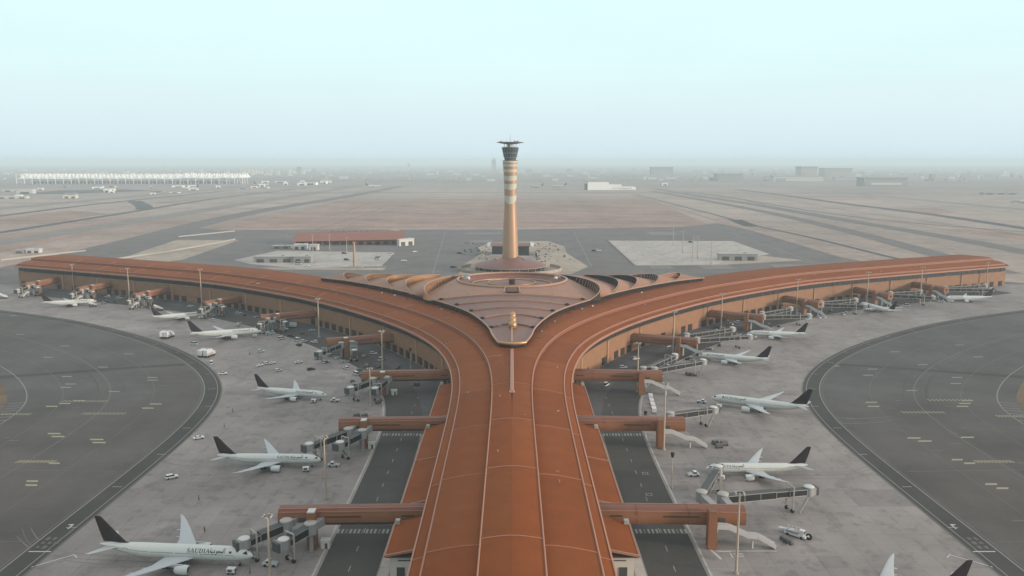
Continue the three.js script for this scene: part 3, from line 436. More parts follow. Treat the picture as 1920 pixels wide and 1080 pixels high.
// ------------------------------------------------------------------ aircraft
const livery = (() => { // printed fuselage skin: window rows, titles, doors
  const W = 2048, H = 512, c = document.createElement('canvas'); c.width = W; c.height = H; const g = c.getContext('2d');
  g.fillStyle = '#ffffff'; g.fillRect(0, 0, W, H);
  g.fillStyle = 'rgba(190,180,150,0.55)'; g.fillRect(0, H * .42, W, H * .16);
  for (const side of [0, 1]) {
    const yW = (v) => (1 - (side ? 1 - v : v)) * H; // v measured from the crown down either side
    g.fillStyle = '#4a5050'; for (let x = 230; x < 1780; x += 11) { if (x % 330 < 26) continue; g.fillRect(x, yW(.215) - 4, 6, 8); }
    g.fillStyle = '#8c9090'; for (const x of [205, 640, 1080, 1500, 1790]) { g.fillRect(x, yW(.25) - 20, 2, 40); g.fillRect(x + 16, yW(.25) - 20, 2, 40); }
    g.fillStyle = '#141818'; for (let k = 0; k < 4; k++) g.fillRect(58 + k * 15, yW(.135) - 9 + 0, 12, 18);
    g.save(); g.fillStyle = '#20262a';
    const yT = yW(.145); g.textBaseline = 'middle'; g.textAlign = 'center';
    const txt = (s, x, size, font) => { g.save(); g.translate(x, yT); if (!side) g.rotate(Math.PI); g.scale(1.15, 1); g.font = font.replace('$', size); g.fillText(s, 0, 0); g.restore(); };
    const arabic = (x) => { // the same name in Arabic script, stroke by stroke
      g.save(); g.translate(x, yT); if (!side) g.rotate(Math.PI); g.scale(.86, .95); g.translate(-140, 14); g.lineWidth = 9; g.lineJoin = g.lineCap = 'round'; g.strokeStyle = '#20262a';
      for (const p of [[[258, -54], [258, 0]], [[238, -56], [238, 0], [225, 0], [225, -15], [223, 0], [212, 0], [212, -15], [210, 0], [199, 0], [199, -15], [197, 0], [184, 0], [180, -18], [164, -18], [174, 0], [146, 0], [134, -8], [142, -18], [151, -8], [142, 4], [132, 18], [116, 22]], [[100, -30], [112, -2], [90, 0]], [[80, -17], [80, 0], [46, 0], [34, -10], [44, -24], [56, -10], [50, 0]]]) { g.beginPath(); p.forEach(([a, b], i) => i ? g.lineTo(a, b) : g.moveTo(a, b)); g.stroke(); }
      for (const [a, b] of [[80, 16], [68, 16], [38, -42], [52, -42]]) { g.beginPath(); g.arc(a, b, 5.5, 0, 7); g.fill(); } g.restore();
    };
    if (!side) { txt('SAUDIA', 690, 66, 'bold $px serif'); arabic(445); } else { txt('SAUDIA', 400, 66, 'bold $px serif'); arabic(645); }
    g.fillStyle = '#20262a'; g.fillRect(252, yW(.15) - 12, 34, 22); g.fillRect(1640, yW(.19) - 3, 60, 6);
    g.restore();
  }
  const t = new THREE.CanvasTexture(c); t.colorSpace = THREE.SRGBColorSpace; t.wrapS = t.wrapT = THREE.ClampToEdgeWrapping; t.anisotropy = 8; return t;
})();
M.skin = mat(.54, .555, .53, .38, { map: livery, specularIntensity: .8 });
function loft(stations, n = 24) { // rings along x: [x, radius, centre y, height ratio]
  return grid((u, v) => { const s = stations[Math.round(v * (stations.length - 1))], a = u * 2 * Math.PI; return [s[0], s[2] + s[1] * (s[3] || 1) * Math.cos(a), s[1] * Math.sin(a), (31.5 - s[0]) / 63, u]; }, n, stations.length - 1);
}
function foil(secs, m = 10) { // lifting surface: sections [leading x, y, z, chord, thickness]
  return grid((u, v) => { const s = secs[Math.round(v * (secs.length - 1))], a = u * 2 * Math.PI, x = (1 - Math.cos(a)) / 2, th = s[4] * s[3] * Math.sin(a) * (1 - x * .75) * .75; const up = s[5]; return up ? [s[0] - x * s[3], s[1], s[2] + th] : [s[0] - x * s[3], s[1] + th, s[2]]; }, m * 2, secs.length - 1);
}
function makePlane(name, label) {
  const p = thing(name, label, 'airliner');
  mesh('fuselage', loft([[31.5, .06, 4.35], [31.0, .75, 4.4], [30.0, 1.35, 4.5], [28.6, 1.95, 4.68], [26.8, 2.48, 4.86], [24.6, 2.8, 4.97], [22, 2.9, 5], [10, 2.9, 5], [0, 2.9, 5], [-9, 2.9, 5], [-14, 2.74, 5.14], [-19, 2.3, 5.5], [-24, 1.62, 6.0], [-28, .95, 6.45], [-30.6, .5, 6.72], [-31.5, .2, 6.8]], 32), M.skin, p);
  mesh('belly_fairing', ell(9.5, 1.7, 2.9, 1.5, 3.3, 0), M.wing, p);
  mesh('cockpit_window', [box(1.1, .55, 1.5, 28.75, 6.15, .95, .5), box(1.1, .55, 1.5, 28.75, 6.15, -.95, -.5)], M.glass, p);
  for (const s of [-1, 1]) {
    const w = mesh('wing', foil([[9.5, 3.6, s * 1.5, 12.6, .12], [7.6, 3.75, s * 3.4, 11.2, .12], [2.6, 4.35, s * 10.5, 6.9, .11], [-3.2, 5.2, s * 18.5, 4.6, .1], [-8.0, 6.1, s * 24.6, 2.7, .09], [-10.4, 6.7, s * 27, 1.6, .08], [-12, 7.05, s * 28.2, .5, .08]]), M.wing, p);
    for (const z of [8, 13, 18]) mesh('flap_fairing', ell(2.2, .35, .35, lerp(-2.4, -7.2, (z - 8) / 10), lerp(3.7, 4.9, (z - 8) / 10), s * z), M.wing, w);
    const e = mesh('engine', new THREE.LatheGeometry([[1.45, 3.2], [1.72, 3.1], [1.92, 2.2], [1.95, 1], [1.8, -.8], [1.45, -2], [1.3, -2.2]].map(([r, h]) => new THREE.Vector2(r, h)), 24).rotateZ(-Math.PI / 2).translate(6.4, 2.35, s * 9.3), M.bodyWhite, p);
    mesh('fan_intake', cyl(1.5, 1.5, .3, 0, 0, 0, 24).rotateZ(-Math.PI / 2).translate(8.6, 2.35, s * 9.3), M.darkGrey, e);
    mesh('exhaust_cone', cyl(.9, .3, 2.4, 0, 0, 0, 16).rotateZ(Math.PI / 2).translate(4.3, 2.35, s * 9.3), M.darkGrey, e);
    mesh('pylon', box(5.5, 1.2, .5, 4.4, 3.9, s * 9.3), M.wing, p);
    mesh('tailplane', foil([[-22.6, 6.4, s * .8, 5.8, .1], [-26.2, 6.9, s * 5.2, 3.9, .1], [-30, 7.4, s * 10, 1.8, .09]]), M.wing, p);
    const g = mesh('main_gear', bar([-2.2, 3.4, s * 3], [-2.2, .8, s * 4.4], .45), M.grey, p);
    for (const dx of [-.85, .85]) mesh('wheel', cyl(.62, .62, 1.3, 0, -.65, 0, 14).rotateX(Math.PI / 2).translate(-2.2 + dx, .62, s * 4.5), M.rubber, g);
  }
  mesh('tail_fin', foil([[-17.6, 7.4, 0, 3.2, .06, 1], [-20.4, 8.1, 0, 9.6, .09, 1], [-24.9, 12.6, 0, 6.6, .09, 1], [-29.9, 18.0, 0, 3.1, .09, 1], [-30.6, 18.5, 0, 2.2, .07, 1]]), M.fin, p);
  const ng = mesh('nose_gear', bar([25.6, 3, 0], [25.8, .6, 0], .3), M.grey, p); mesh('wheel', cyl(.48, .48, .9, 0, -.45, 0, 12).rotateX(Math.PI / 2).translate(25.8, .48, 0), M.rubber, ng);
  return p;
}
{
  const list = [ // nose x, z, heading in degrees, length, label
    [-80.7, -233.5, -5, 50, 'white airliner with its titles clearly readable, beside the lowest left jet bridge'],
    [-79, -316, -1.5, 43.5, 'white airliner whose nose meets the jet bridge of the second left boarding bridge'],
    [-98, -409, -13, 41, 'white airliner alone on open concrete, beside the scattered white cars'],
    [-182, -569.5, 19.5, 48.5, 'long white airliner with dark tail just behind the two boxy service trucks'],
    [-249, -640, 31, 40, 'small white airliner by the third mast from the far end of the left wing'],
    [-367.7, -698, 20.5, 42, 'white airliner farthest out along the left wing of the terminal'],
    [78, -307, 180, 41, 'white airliner docked nose-in to a raised jet bridge on the right apron'],
    [104, -403, 154, 48, 'white airliner at an angle whose tail overlaps the right perimeter road'],
    [119, -497, 158.5, 43, 'white airliner with its nose at the foot of a white stair'],
    [169.5, -564.5, 169.5, 40.5, 'white airliner half hidden by two long jet bridges along the right wing'],
    [302, -684, 104, 44, 'white airliner seen from behind with both wings spread, near the right wing'],
    [391, -713.5, 178, 42.5, 'white airliner farthest out along the right wing, under the last jet bridge'],
    [90.3, -214.6, 180, 41, 'airliner cut off at the bottom edge, only a wing tip and the tail showing']];
  let proto = null;
  for (const [x, z, h, L, label] of list) {
    const k = L / 63, a = h * R, cx = x - Math.cos(a) * L / 2, cz = z + Math.sin(a) * L / 2;
    if (!proto) { proto = makePlane('airliner', label); proto.position.set(cx, 0, cz); proto.rotation.y = a; proto.scale.setScalar(k); tag(proto, null, null, 'airliners parked round the terminal'); } else copy(proto, label, cx, cz, a, 0, k);
  }
}

// ------------------------------------------------------------------ boarding bridges, jet bridges, stairs, masts
function makeBridge(len, label, side, stairs) { // runs along +x from the building, at the group's base
  const t = thing('boarding_bridge', label, 'boarding bridge');
  const sec = (dx) => [[-2.9, 7.6], [-2.4, 6.6], [2.4, 6.6], [2.9, 7.6], [3.1, 9.4], [2.6, 11.2], [1.6, 12.0], [-1.6, 12.0], [-2.6, 11.2], [-3.1, 9.4], [-2.9, 7.6]].map(([z, y]) => [dx, y, z]);
  const cut = (i0, i1) => rows(sec(0).slice(i0, i1), sec(len).slice(i0, i1));
  const face = (dx) => poly(sec(0).map(([, y, z]) => [z, y]), 0).rotateX(Math.PI / 2).rotateY(Math.PI / 2).translate(dx, 0, 0);
  mesh('roof', [cut(5, 9)], M.tubeRoof, t); mesh('wall', [cut(2, 6), cut(8, 11)], M.tubeSide, t); mesh('underside', cut(0, 3), M.soffit, t);
  mesh('end_wall', grid((u, v) => { const s = sec(len), a = s[Math.round(u * 10)]; return [len, lerp(9.2, a[1], v), lerp(0, a[2], v)]; }, 10, 1), M.tubeSide, t); mesh('end_window', box(.3, 1.8, 2.2, len + .05, 9.4, 0), M.glass, t);
  mesh('eave_trim', [box(len, .22, .22, len / 2, 11.25, 2.75), box(len, .22, .22, len / 2, 11.25, -2.75), box(len, .2, .3, len / 2, 12.02, -1.6)], M.roofTrim, t);
  for (const sz of [-1, 1]) for (const [a, w] of [[.1, .08], [.45, .24]]) mesh('window_slit', box(len * w, .55, .16, len * (a + w / 2), 9.6, sz * 3.06), M.slit, t);
  for (const a of [.28, .62]) mesh('panel_joint', [box(.18, 4.4, .12, len * a, 9.2, 3.0), box(.18, .16, 5, len * a, 12.02, 0)], M.roofSide, t);
  mesh('support', cyl(1.2, 1.2, 6.8, len - 9.5, 0, 0, 14), M.grey, t);
  mesh('hazard_lamp', ell(.4, .3, .4, len - 14, 6.5, 1.5), M.white, t);
  if (stairs) {
    mesh('stair_tower', [box(2.8, 12.6, 3.6, len - 11.6, 6.3, side * 4.95)], M.tubeSide, t); mesh('tower_cap', box(2.4, .3, 3.2, len - 11.6, 12.75, side * 4.95), side > 0 ? M.tubeRoof : M.white, t);
    const st = mesh('stair_flight', [bar([len - 10, 6.9, side * 4.9], [len - 6.2, 6.7, side * 4.9], 2, .3), bar([len - 6.2, 6.7, side * 4.9], [len + .2, 3.8, side * 4.9], 2, .3), bar([len + .2, 3.8, side * 4.9], [len + 3.4, 3.6, side * 4.9], 2, .3), bar([len + 3.4, 3.6, side * 4.9], [len + 9.2, .2, side * 4.9], 2, .3)], M.stair, t);
    for (const o of [-1, 1]) mesh('balustrade', [[len - 10, 7.6, len - 6.2, 7.4], [len - 6.2, 7.4, len + .2, 4.5], [len + .2, 4.5, len + 3.4, 4.3], [len + 3.4, 4.3, len + 9.2, .9]].map(([a, b, c, d]) => bar([a, b, side * (4.9 + o)], [c, d, side * (4.9 + o)], .12, 1.3)), M.stair, st);
    mesh('stair_post', [cyl(.35, .35, 3.6, len + 1.8, 0, side * 4.9, 8)], M.stair, st); mesh('door', box(2.2, 2.2, .2, len - 8, 8.3, side * 3.12), M.darkGrey, t);
  }
  return t;
}
const GATES = [[27.5, -252, 77, -250.5], [27.5, -345, 77, -343.5], [30, -428, 82, -424.5], [70, -525, 120, -506], [145, -610, 188, -587], [224, -687, 252.5, -645], [309, -731, 328.5, -684.5], [378, -769, 395.5, -719], [449, -791, 459, -744]];
const ord = ['nearest the camera', 'second from the camera', 'third from the camera', 'fourth from the camera', 'fifth from the camera', 'sixth from the camera', 'seventh from the camera', 'eighth from the camera', 'at the far wing end'];
for (const s of [-1, 1]) GATES.forEach(([x0, z0, x1, z1], i) => {
  if (s > 0 && i === 8) return;
  const L = Math.hypot(x1 - x0, z1 - z0), b = makeBridge(L, `brown tube bridge ${ord[i]} along the ${s < 0 ? 'left' : 'right'} side of the terminal`, s, true);
  b.position.set(s * x0, 0, z0); b.rotation.y = Math.atan2(-(z1 - z0), s * (x1 - x0)); tag(b, null, null, 'brown boarding bridges of the terminal');
});
function jetBridge(label, link, rot, cab, k = 1) { // link point on the fixed bridge, rotunda and cab at [x, z]
  const t = thing('jet_bridge', label, 'jet bridge', [rot[0], 0, rot[1]], 0, 'telescopic jet bridges');
  const lx = link[0] - rot[0], lz = link[1] - rot[1], cx = cab[0] - rot[0], cz = cab[1] - rot[1], L = Math.hypot(cx, cz), ux = cx / L, uz = cz / L, at = (d, y) => [ux * d, y, uz * d];
  mesh('link_corridor', bar([lx, 8.2, lz], [0, 8, 0], 2.4, 2.6), M.grey, t);
  mesh('rotunda', cyl(1.95, 1.95, 3.6, 0, 6.3, 0, 16), M.grey, t); mesh('rotunda_cap', ell(2.1, .6, 2.1, 0, 9.9, 0), M.metalPale, t);
  mesh('column', cyl(.7, .7, 6.4, 0, 0, 0, 10), M.grey, t);
  const m = L * .55, y1 = 7.9, y2 = 7.2, yc = 6.6;
  const tun = (a, b, ya, yb, w, h) => {
    const g = mesh('tunnel', bar(at(a, ya), at(b, yb), w, h), M.glass, t);
    mesh('tunnel_roof', bar(at(a, ya + h / 2 + .08), at(b, yb + h / 2 + .08), w + .15, .2), M.darkGrey, g);
    for (const e of [-1, 1]) for (const v of [-.5, .5]) { const nx = -uz * e * (w / 2 + .02), nz = ux * e * (w / 2 + .02); mesh('edge_beam', bar([at(a, 0)[0] + nx, ya + v * h, at(a, 0)[2] + nz], [at(b, 0)[0] + nx, yb + v * h, at(b, 0)[2] + nz], .22), M.metalPale, g); }
    const n = Math.max(1, Math.round((b - a) / 7)); for (let i = 0; i <= n; i++) { const d = lerp(a, b, i / n), y = lerp(ya, yb, i / n); for (const e of [-1, 1]) { const nx = -uz * e * (w / 2 + .04), nz = ux * e * (w / 2 + .04); mesh('glazing_post', box(.2, h, .2, at(d, 0)[0] + nx, y, at(d, 0)[2] + nz), M.metalPale, g); } }
  };
  tun(1.6, m + 1.5, y1, y2, 2.6, 2.6); tun(m, L - 1.5, y2, yc, 2.2, 2.2);
  const d = L * .78, nx = -uz, nz = ux;
  const gear = mesh('wheel_frame', [[1], [-1]].flatMap(([e]) => [bar([at(d, 0)[0] + nx * 2.1 * e, 9.6, at(d, 0)[2] + nz * 2.1 * e], [at(d, 0)[0] + nx * 2.1 * e, .9, at(d, 0)[2] + nz * 2.1 * e], .45)]).concat([bar([at(d, 0)[0] + nx * 2.1, 1, at(d, 0)[2] + nz * 2.1], [at(d, 0)[0] - nx * 2.1, 1, at(d, 0)[2] - nz * 2.1], .5), bar([at(d, 0)[0] + nx * 2.1, 9.6, at(d, 0)[2] + nz * 2.1], [at(d, 0)[0] - nx * 2.1, 9.6, at(d, 0)[2] - nz * 2.1], .4)]), M.metalPale, t);
  for (const e of [-1, 1]) mesh('wheel', ell(.75, .75, .75, at(d, 0)[0] + nx * 1.7 * e, .72, at(d, 0)[2] + nz * 1.7 * e), M.rubber, gear);
  const c = mesh('cab', [cyl(1.8, 1.8, 3.2, at(L, 0)[0], yc - 1.5, at(L, 0)[2], 10), bar(at(L, yc + .1), at(L + 2.4, yc + .1), 2.9, 2.8)], M.grey, t);
  mesh('cab_roof', [ell(1.9, .45, 1.9, at(L, 0)[0], yc + 1.75, at(L, 0)[2])], M.white, c); mesh('cab_hood', bar(at(L + 2.3, yc + .1), at(L + 3.2, yc + .1), 3.1, 3.0), M.darkGrey, c);
  mesh('service_stair', bar([at(L - 2, 0)[0] + nx * 2, yc - 1.6, at(L - 2, 0)[2] + nz * 2], [at(L - 5.5, 0)[0] + nx * 2.6, .2, at(L - 5.5, 0)[2] + nz * 2.6], .9, .25), M.metalPale, t);
}
{
  const J = [
    [[-71, -249], [-73.4, -245], [-84, -235.5], 'dark glazed jet bridge reaching the nose of the front airliner on the left apron'],
    [[-62.5, -249], [-65, -243], [-71.5, -235], 'empty jet bridge with white cab beside the front airliner on the left apron'],
    [[-70, -341.5], [-71.5, -335.5], [-85, -321], 'jet bridge reaching towards the second airliner on the left apron'],
    [[-63, -341.5], [-65, -333.5], [-72.5, -323], 'short jet bridge with grey cab between the second airliner and the service road'],
    [[-73, -423], [-75, -417.5], [-84.5, -406], 'jet bridge stretched over the apron behind the alone-standing airliner'], [[-66, -424], [-68, -420], [-71.5, -404.5], 'jet bridge parked straight towards the camera from the third left bridge'],
    [[-107, -509], [-110, -503.5], [-120, -486], 'jet bridge beside parked cars under the fourth left bridge'], [[-101, -512], [-104, -507], [-99, -490], 'jet bridge with pale cab turned to the terminal at the fourth left bridge'],
    [[70, -253.5], [67, -268], [80, -296], 'raised jet bridge docked to the airliner on the right apron'], [[75, -253], [74, -266], [108, -276], 'long straight jet bridge standing free on open concrete, nearest on the right'],
    [[72, -346.5], [73.5, -358], [97, -371.5], 'jet bridge behind the second right boarding bridge and its stair'],
    [[74, -428], [74.5, -441], [100, -479], 'rear of two parallel jet bridges at the third right boarding bridge'], [[79, -427], [80.5, -440], [114, -465], 'front of two parallel jet bridges at the third right boarding bridge'],
    [[114, -512], [118.5, -531], [157, -559], 'rear of two jet bridges fanning out from the fourth right boarding bridge'], [[118, -510], [122.5, -518], [162, -534], 'front of two jet bridges fanning out from the fourth right boarding bridge'],
    [[186, -592], [194, -610], [226, -639], 'rear jet bridge at the fifth right boarding bridge'], [[187.5, -590], [191, -598], [230, -609], 'front jet bridge at the fifth right boarding bridge'],
    [[250, -650], [258, -658], [297, -682], 'rear jet bridge at the sixth right boarding bridge'], [[252, -648], [255.5, -650], [292, -652], 'front jet bridge reaching to the airliner seen from behind'],
    [[327, -690], [339, -707], [375, -725], 'rear jet bridge at the seventh right boarding bridge'], [[328, -688], [335, -698], [370, -693], 'front jet bridge at the seventh right boarding bridge'],
    [[394, -725], [404, -737], [456, -762], 'rear jet bridge at the far end of the right wing'], [[396, -722], [401, -731], [447, -737], 'front jet bridge at the far end of the right wing']];
  for (const [a, b, c, l] of J) jetBridge(l, a, b, c);
  GATES.slice(4).forEach(([x0, z0, x1, z1], i) => { const L = Math.hypot(x1 - x0, z1 - z0), ux = (x1 - x0) / L, uz = (z1 - z0) / L; for (const e of [0, 1]) { const p = [-(x1 - ux * (3 + 7 * e)), z1 - uz * (3 + 7 * e)], q = [p[0] + 3.5 - e * 1, p[1] + 4], r = [q[0] + (e ? 9 : -2), q[1] + (e ? 8 : 13)]; jetBridge(`${e ? 'inner' : 'outer'} stubby jet bridge with white cab under the ${['fifth', 'sixth', 'seventh', 'eighth', 'last'][i]} left boarding bridge`, p, q, r); } });
}
function makeMast(label) {
  const t = thing('floodlight_mast', label, 'light mast');
  mesh('pole', cyl(.48, .24, 27.4, 0, 0, 0, 10), M.pole, t); mesh('base', cyl(.9, .8, .7, 0, 0, 0, 12), M.paleSand, t);
  mesh('crown_ring', [new THREE.TorusGeometry(1.05, .12, 6, 18).rotateX(Math.PI / 2).translate(0, 27.2, 0), bar([-1.1, 27.2, 0], [1.1, 27.2, 0], .14), bar([0, 27.2, -1.1], [0, 27.2, 1.1], .14)], M.darkGrey, t);
  for (let i = 0; i < 6; i++) { const a = i / 6 * 2 * Math.PI; mesh('floodlight', box(.75, .55, .5, 1.35 * Math.sin(a), 27.3, 1.35 * Math.cos(a), a), M.metalPale, t); }
  return t;
}
{
  const P = [[-73.3, -226, 20.5, 'tall floodlight mast in front of the nearest left boarding bridge'], [-69.7, -284, 24.5, 'floodlight mast behind the nearest left boarding bridge, beside the second airliner'], [-73.1, -399, 20.5, 'floodlight mast before the third left boarding bridge'], [-78.6, -472, 24.5, 'floodlight mast between the third and fourth left boarding bridges'], [-139, -564, 28.5, 'floodlight mast where the left wing begins to curve out'], [-214, -668, 24, 'thin floodlight mast by the fifth left boarding bridge'], [-271.7, -690, 33, 'floodlight mast near the middle of the left wing'], [-351.7, -725, 29, 'floodlight mast next to the seventh left boarding bridge'], [-429.3, -774, 26, 'last floodlight mast along the left wing'],
    [68.8, -229, 26.5, 'tall floodlight mast in front of the nearest right boarding bridge and stair'], [66.6, -336, 30.5, 'floodlight mast beside the stair of the second right boarding bridge'], [68.8, -425, 28, 'floodlight mast standing before the third right boarding bridge'], [104.7, -507, 30, 'floodlight mast before the fourth right boarding bridge'], [159, -596, 27, 'floodlight mast where the right wing begins to curve out'], [238.3, -659, 28.5, 'floodlight mast by the sixth right boarding bridge'], [315.2, -700, 29, 'floodlight mast by the airliner seen from behind'], [364.5, -704, 33, 'floodlight mast next to the eighth right boarding bridge'], [474, -790, 26, 'last floodlight mast along the right wing'],
    [229, -1008, 34, 'double mast on the pale concrete pad right of the tower'], [238, -1111, 30, 'mast at the back of the pale concrete pad'], [243, -1042, 29.5, 'mast in the middle of the pale concrete pad'], [246, -981, 30, 'mast at the front corner of the pale concrete pad'], [245, -1212, 28, 'faint mast at the far edge of the pale concrete pad'], [-283, -1131, 23, 'mast before the west end of the red-roofed station'], [-259, -1131, 23, 'mast before the middle of the red-roofed station'], [-232, -1117, 20.5, 'mast before the east half of the red-roofed station']];
  let m0 = null; for (const [x, z, h, l] of P) { if (!m0) { m0 = makeMast(l); m0.position.set(x, 0, z); tag(m0, null, null, 'floodlight masts'); m0.scale.set(1, h / 27.8, 1); } else { const c = copy(m0, l, x, z, rnd() * 3, 0, 1); const w = z < -450 ? 1.25 : 1; c.scale.set(w, h / 27.8, w); } }
  for (const [x, z, h, l] of [[61.8, -294, 14, 'short black-headed lamp post between the service road and the right apron'], [-62.1, -477, 12, 'short lamp post on the dark paving inside the left curve'], [61, -352, 12, 'short lamp post behind the second right boarding bridge']]) {
    const t = thing('lamp_post', l, 'lamp post', [x, 0, z]); mesh('pole', cyl(.22, .16, h - 1, 0, 0, 0, 8), M.pole, t); mesh('lamp_head', [cyl(.5, .8, 1.6, 0, h - 1.4, 0, 10), cyl(.85, .6, .4, 0, h + .1, 0, 10)], M.darkGap, t); mesh('base', cyl(.6, .5, .8, 0, 0, 0, 8), M.grey, t);
  }
}

// ------------------------------------------------------------------ vehicles and ground equipment
M.paintWhite = mat(.60, .60, .60, .35); M.paintDark = mat(.035, .037, .042, .35); M.paintSilver = mat(.35, .36, .37, .35); M.lampRed = mat(.3, .03, .02, .4); M.cargo = mat(.12, .12, .115, .7); M.tan = mat(.40, .30, .19, .7);
function side(pts, w, bevel = .12) { // side profile [x,y] extruded across the vehicle
  const g = new THREE.ExtrudeGeometry(new THREE.Shape(pts.map(([x, y]) => new THREE.Vector2(x, y))), { depth: w - 2 * bevel, bevelEnabled: true, bevelThickness: bevel, bevelSize: bevel * .6, bevelSegments: 1 }); return g.translate(0, 0, -w / 2 + bevel);
}
function wheels(t, xs, w, r) { for (const x of xs) for (const z of [-1, 1]) mesh('wheel', cyl(r, r, .28, 0, -.14, 0, 14).rotateX(Math.PI / 2).translate(x, r, z * (w / 2 - .12)), M.rubber, t); }
function makeCar(name, label, paint, kind) {
  const t = thing(name, label, kind === 'pickup' ? 'pickup truck' : kind === 'van' ? 'van' : 'car');
  const H = kind === 'sedan' ? 1.42 : kind === 'van' ? 2.15 : 1.75, L = kind === 'van' ? 5 : 4.7, W = 1.9;
  mesh('body', side([[-L / 2, .42], [L / 2, .42], [L / 2, .72], [L / 2 - .35, .92], [L / 2 - 1.2, 1.0], [-L / 2, 1.02]], W), paint, t);
  const c0 = kind === 'pickup' ? -.35 : kind === 'sedan' ? -1.75 : -L / 2 + .08, c1 = kind === 'van' ? 1.9 : 1.15;
  mesh('cabin_glass', side([[c0, .98], [c1, .98], [c1 - .75, H - .1], [c0 + (kind === 'sedan' ? .6 : .15), H - .1]], W - .2), M.glass, t);
  mesh('cabin_roof', rbox(c1 - c0 - (kind === 'sedan' ? 1.45 : .95), .12, W - .3, (c0 + c1) / 2 - (kind === 'sedan' ? .07 : .3), H - .06, 0, .05), paint, t);
  for (const z of [-1, 1]) { mesh('headlight', box(.1, .16, .35, L / 2 - .02, .72, z * .62), M.white, t); mesh('tail_light', box(.1, .2, .25, -L / 2 - .06, .86, z * .7), M.lampRed, t); }
  if (kind === 'pickup') mesh('load_bed', box(1.7, .06, W - .35, -1.4, 1.06, 0), M.darkGap, t);
  wheels(t, [-L * .3, L * .31], W, .34); return t;
}
const cars = {
  sedan: makeCar('white_car', 'white saloon car on the left apron, halfway up the perimeter road edge', M.paintWhite, 'sedan'),
  suv: makeCar('white_car', 'white high-roofed car alone on the left apron beside the perimeter road, nearest the camera', M.paintWhite, 'suv'),
  dark: makeCar('dark_car', 'dark car standing on the open concrete above the lone airliner, apart from the white cars', M.paintDark, 'suv'),
  silver: makeCar('silver_car', 'silver car between the third left jet bridge and the dark car', M.paintSilver, 'sedan'),
  van: makeCar('white_van', 'white van beside the tall service trucks at the perimeter road', M.paintWhite, 'van'),
  pickup: makeCar('white_pickup', 'white pickup at the bend of the left perimeter road', M.paintWhite, 'pickup'),
};
const put = (o, x, z, a, s = 1) => { o.position.set(x, 0, z); o.rotation.y = a; o.scale.setScalar(s); };
put(cars.sedan, -143, -350, .55); put(cars.suv, -136, -304, .6); put(cars.dark, -122, -472, .5); put(cars.silver, -105, -491, .2); put(cars.van, -188, -487, 1.9); put(cars.pickup, -172, -462, .35);
const G1 = 'white cars scattered on the left apron';
for (const [k, x, z, a, l] of [['van', -220, -540, .1, 'small white van between the two pairs of service trucks'], ['suv', -167, -519, .2, 'white car farthest up of the loose cars left of the lone airliner'], ['sedan', -156, -481, .9, 'white car at the lower left of the loose group above the lone airliner'], ['suv', -153, -486, .7, 'white car in the middle of three above the lone airliner'], ['sedan', -150, -487, .8, 'right-hand white car of three above the lone airliner'], ['suv', -141, -469, .9, 'white car directly above the tail of the lone airliner'], ['sedan', -134, -489, .6, 'white car by itself between the loose group and the fourth left bridge'], ['van', -124, -500, .8, 'white van near the cab of the fourth left jet bridge'], ['suv', -117, -490, .9, 'white car in front of the van near the fourth left bridge'], ['sedan', -112, -501, 1.2, 'white car tucked under the fourth left jet bridge'],
  ['sedan', -182, -579, .3, 'white car behind the nose of the long airliner on the left'], ['suv', -171, -590, .4, 'white car by the fifth left boarding bridge tip']]) copy(cars[k], l, x, z, a);
for (const [k, x, z, a, l] of [['dark', -176, -583, .1, 'dark car next to the nose of the long airliner on the left'], ['dark', -160, -566, .2, 'dark car on the edge of the service road by the long left airliner'], ['silver', -96, -506, 1.4, 'silver car behind the inner cab at the fourth left bridge']]) copy(cars[k], l, x, z, a);
function near(x, z) { const i = GATES.findIndex((g) => g[2] > x), o = ['first', 'second', 'third', 'fourth', 'fifth', 'sixth', 'seventh', 'eighth', 'last']; return i < 0 ? 'beyond the last boarding bridge' : `before the ${o[i]} boarding bridge`; }
